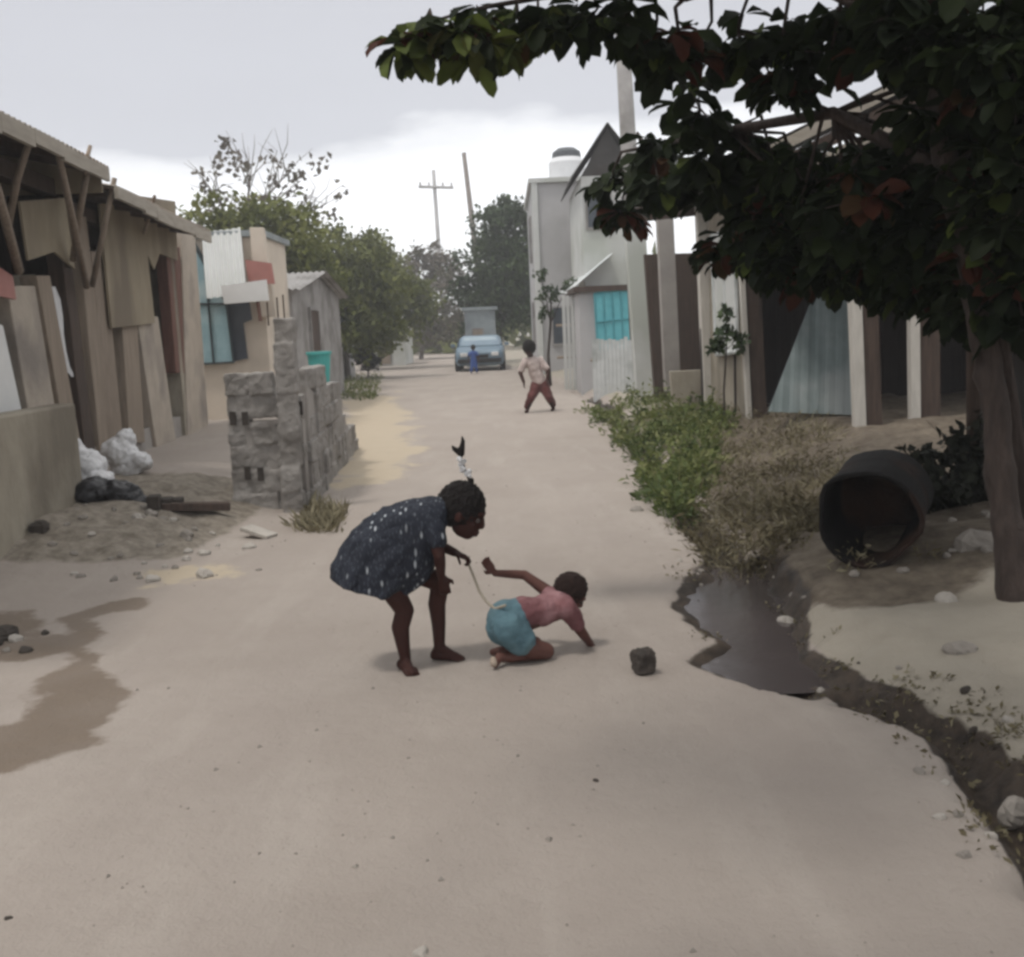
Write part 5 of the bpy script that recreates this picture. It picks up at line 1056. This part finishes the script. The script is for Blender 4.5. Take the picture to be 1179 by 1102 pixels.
small_person(546, 429, 34.6, .92, 'cloth_blue', 'cloth_blue', 'child in bright blue clothes standing before the pale blue car', .08)

# ================================================================== WEEDS
def blades(name, n, region, hmin, hmax, wd_, mat_, label, cat, leafy=0.0, lean=.5):
    P = []; k = 0
    while len(P) < n and k < n * 30:
        k += 1; px, py = region(); g = G(px, py, .1)
        if (g.x - dc.x) ** 2 + (g.y - dc.y - .1) ** 2 < .16: continue
        P.append((g.x, g.y, H(g.x, g.y) - .01))
    P = np.array(P); P[:, :2] += RNG.normal(size=(len(P), 2)) * .02
    d = np.stack([RNG.normal(size=len(P)) * lean, RNG.normal(size=len(P)) * lean, np.ones(len(P))], 1)
    h_ = RNG.uniform(hmin, hmax, len(P)); cz = np.clip(vnoise(P[:, 0], P[:, 1], 3.5, 21) + RNG.normal(size=len(P)) * .15, 0, 1)
    h_ *= .5 + cz
    return tag(leaves_mesh(name, P, h_, h_ * 0 + wd_ * RNG.uniform(.6, 1.4, len(P)), runit(len(P)), d, cz, mat_, loc=(2, 9, 0), fold=.08), label, cat, kind='stuff')
def reg(poly):
    P = np.array(poly, float); lo, hi = P.min(0), P.max(0)
    def f():
        while True:
            x, y = random.uniform(lo[0], hi[0]), random.uniform(lo[1], hi[1]); ins = False
            for i in range(len(P)):
                a, b = P[i], P[(i + 1) % len(P)]
                if (a[1] > y) != (b[1] > y) and x < (b[0] - a[0]) * (y - a[1]) / (b[1] - a[1]) + a[0]: ins = not ins
            if ins: return x, y
    return f
def plants(name, n, region, rad, hgt, lsz, per, mat_, label, cat, wr=(.25, .5)):
    C = []; D = []; T = []; Lh = []
    for q in range(n):
        g = region(); g = g if len(g) == 3 else G(*g, .08)
        g = Vector(g)
        if (g.x - dc.x) ** 2 + (g.y - dc.y - .1) ** 2 < .16: continue
        k = int(random.uniform(.5, 1.4) * per); r_ = rad * random.uniform(.5, 1.4); hh = hgt * random.uniform(.35, 1.3) * (.4 + 1.1 * float(vnoise(np.array([g.x]), np.array([g.y]), 2.1, 44)[0])); t_ = random.random()
        a = RNG.random(k) * 6.28; rr_ = r_ * RNG.random(k) ** .6; x = g.x + np.cos(a) * rr_; y = g.y + np.sin(a) * rr_
        z = height(x, y) + hh * RNG.random(k) * (1.1 - .8 * rr_ / r_ / 1.01)
        C.append(np.stack([x, y, z], 1)); D.append(np.stack([np.cos(a), np.sin(a), RNG.uniform(-.3, 1.1, k)], 1) + .5 * RNG.normal(size=(k, 3))); T.append(np.clip(t_ * .7 + RNG.normal(size=k) * .16 + .1, 0, 1)); Lh.append(lsz * RNG.uniform(.5, 1.4, k))
    C = np.concatenate(C); D = np.concatenate(D); T = np.concatenate(T); Lh = np.concatenate(Lh); k = len(C)
    return tag(leaves_mesh(name, C, Lh, Lh * RNG.uniform(wr[0], wr[1], k), runit(k) + np.array([0, 0, .8]), D, T, mat_, loc=(2, 9, 0), fold=.1), label, cat, kind='stuff')
GREEN = [(672, 470), (720, 458), (780, 452), (835, 468), (838, 510), (808, 560), (775, 590), (752, 560), (735, 520), (700, 492)]
DRY = [(830, 478), (880, 495), (960, 515), (985, 580), (955, 625), (900, 640), (835, 640), (795, 605), (800, 560), (826, 520)]
plants('green_weeds', 260, reg(GREEN), .16, .26, .075, 42, M['weed'], 'bright green leafy weeds along the right road edge', 'weeds')
blades('green_grass', 1100, reg(GREEN), .07, .20, .014, M['weed'], 'green grass blades among the leafy weeds', 'grass', lean=.7)
plants('dry_weeds', 170, reg(DRY), .17, .17, .06, 38, M['straw'], 'dry brown weeds between the green weeds and the oil drum', 'weeds', (.1, .3))
blades('dry_grass', 2600, reg(DRY), .05, .17, .009, M['straw'], 'thin dry straw grass among the brown weeds', 'grass', lean=1.0)
blades('roadside_weeds', 900, reg([(380, 430), (440, 428), (432, 455), (392, 458)]), .08, .2, .03, M['weed'], 'thin weeds at the left roadside below the dark bush', 'weeds', lean=.7)
blades('wall_weeds', 700, reg([(350, 565), (400, 575), (385, 600), (340, 598)]), .05, .15, .018, M['straw'], 'sparse dry weeds at the foot of the block wall', 'weeds', lean=.8)

plants('drum_weeds', 44, reg([(905, 560), (938, 590), (945, 640), (1060, 668), (1090, 652), (1085, 672), (980, 675), (925, 655), (895, 610)]), .10, .16, .05, 30, M['straw'], 'dry weeds crowding the mouth of the oil drum', 'weeds', (.1, .3))
def lip():
    y = random.uniform(2.6, 3.95); return (float(interp(y, GUT)) + random.choice((.0, .1, .14, .18, .2, -.1)) + random.gauss(0, .04), y, 0)
plants('gutter_litter', 90, lip, .05, .03, .026, 9, M['straw'], 'dead leaves and dry grass caught along the muddy gutter', 'litter', (.25, .6))
def scum():
    y = random.uniform(4.1, 6.2); return (float(interp(y, GUT)) + random.choice((.1, .16, -.2, -.26)) + random.gauss(0, .05), y, 0)
plants('puddle_litter', 40, scum, .05, .02, .026, 7, M['straw'], 'dead leaves lying along the muddy rim of the puddle', 'litter', (.3, .6))

# ================================================================== DUSTY AIR
hz = MB(); hz.hexa([(-520, -70, -3), (520, -70, -3), (520, 620, -3), (-520, 620, -3), (-520, -70, 9.5), (520, -70, 9.5), (520, 620, 9.5), (-520, 620, 9.5)])
hm = bpy.data.materials.new('haze'); hm.use_nodes = True; t = hm.node_tree; t.nodes.clear(); o_ = t.nodes.new('ShaderNodeOutputMaterial'); v_ = t.nodes.new('ShaderNodeVolumePrincipled')
v_.inputs['Color'].default_value = (.93, .94, .96, 1); v_.inputs['Density'].default_value = .0032; t.links.new(v_.outputs[0], o_.inputs['Volume'])
struct(hz.build('haze', hm), 'stuff')

def grit(name, n, xr, yr, rmin, rmax, label):
    mb = MB(); rr = random.Random(77)
    for i in range(n):
        y = yr[0] + (yr[1] - yr[0]) * rr.random() ** 1.6; x = rr.uniform(float(interp(y, LEDGE)) - .4, float(interp(y, GUT)) - .12)
        if vnoise(np.array([x]), np.array([y]), 1.3, 91)[0] < .45 and rr.random() < .8: continue
        r_ = rr.uniform(rmin, rmax) * (.6 + rr.random() ** 3); a = rr.random() * 6; c = Vector((x, y, H(x, y) + r_ * .15)); k = [Vector((math.cos(a + q * 2.09) * r_ * rr.uniform(.7, 1.2), math.sin(a + q * 2.09) * r_, 0)) for q in range(3)]
        mb.add([c + k[0], c + k[1], c + k[2], c + Vector((0, 0, r_ * .7)), c - Vector((0, 0, r_ * .6))], [(0, 1, 3), (1, 2, 3), (2, 0, 3), (1, 0, 4), (2, 1, 4), (0, 2, 4)])
    return tag(mb.build(name, M['stone']), label, 'gravel', kind='stuff')
grit('gravel', 1300, None, (2.2, 13), .003, .0085, 'fine grit scattered over the dirt road')
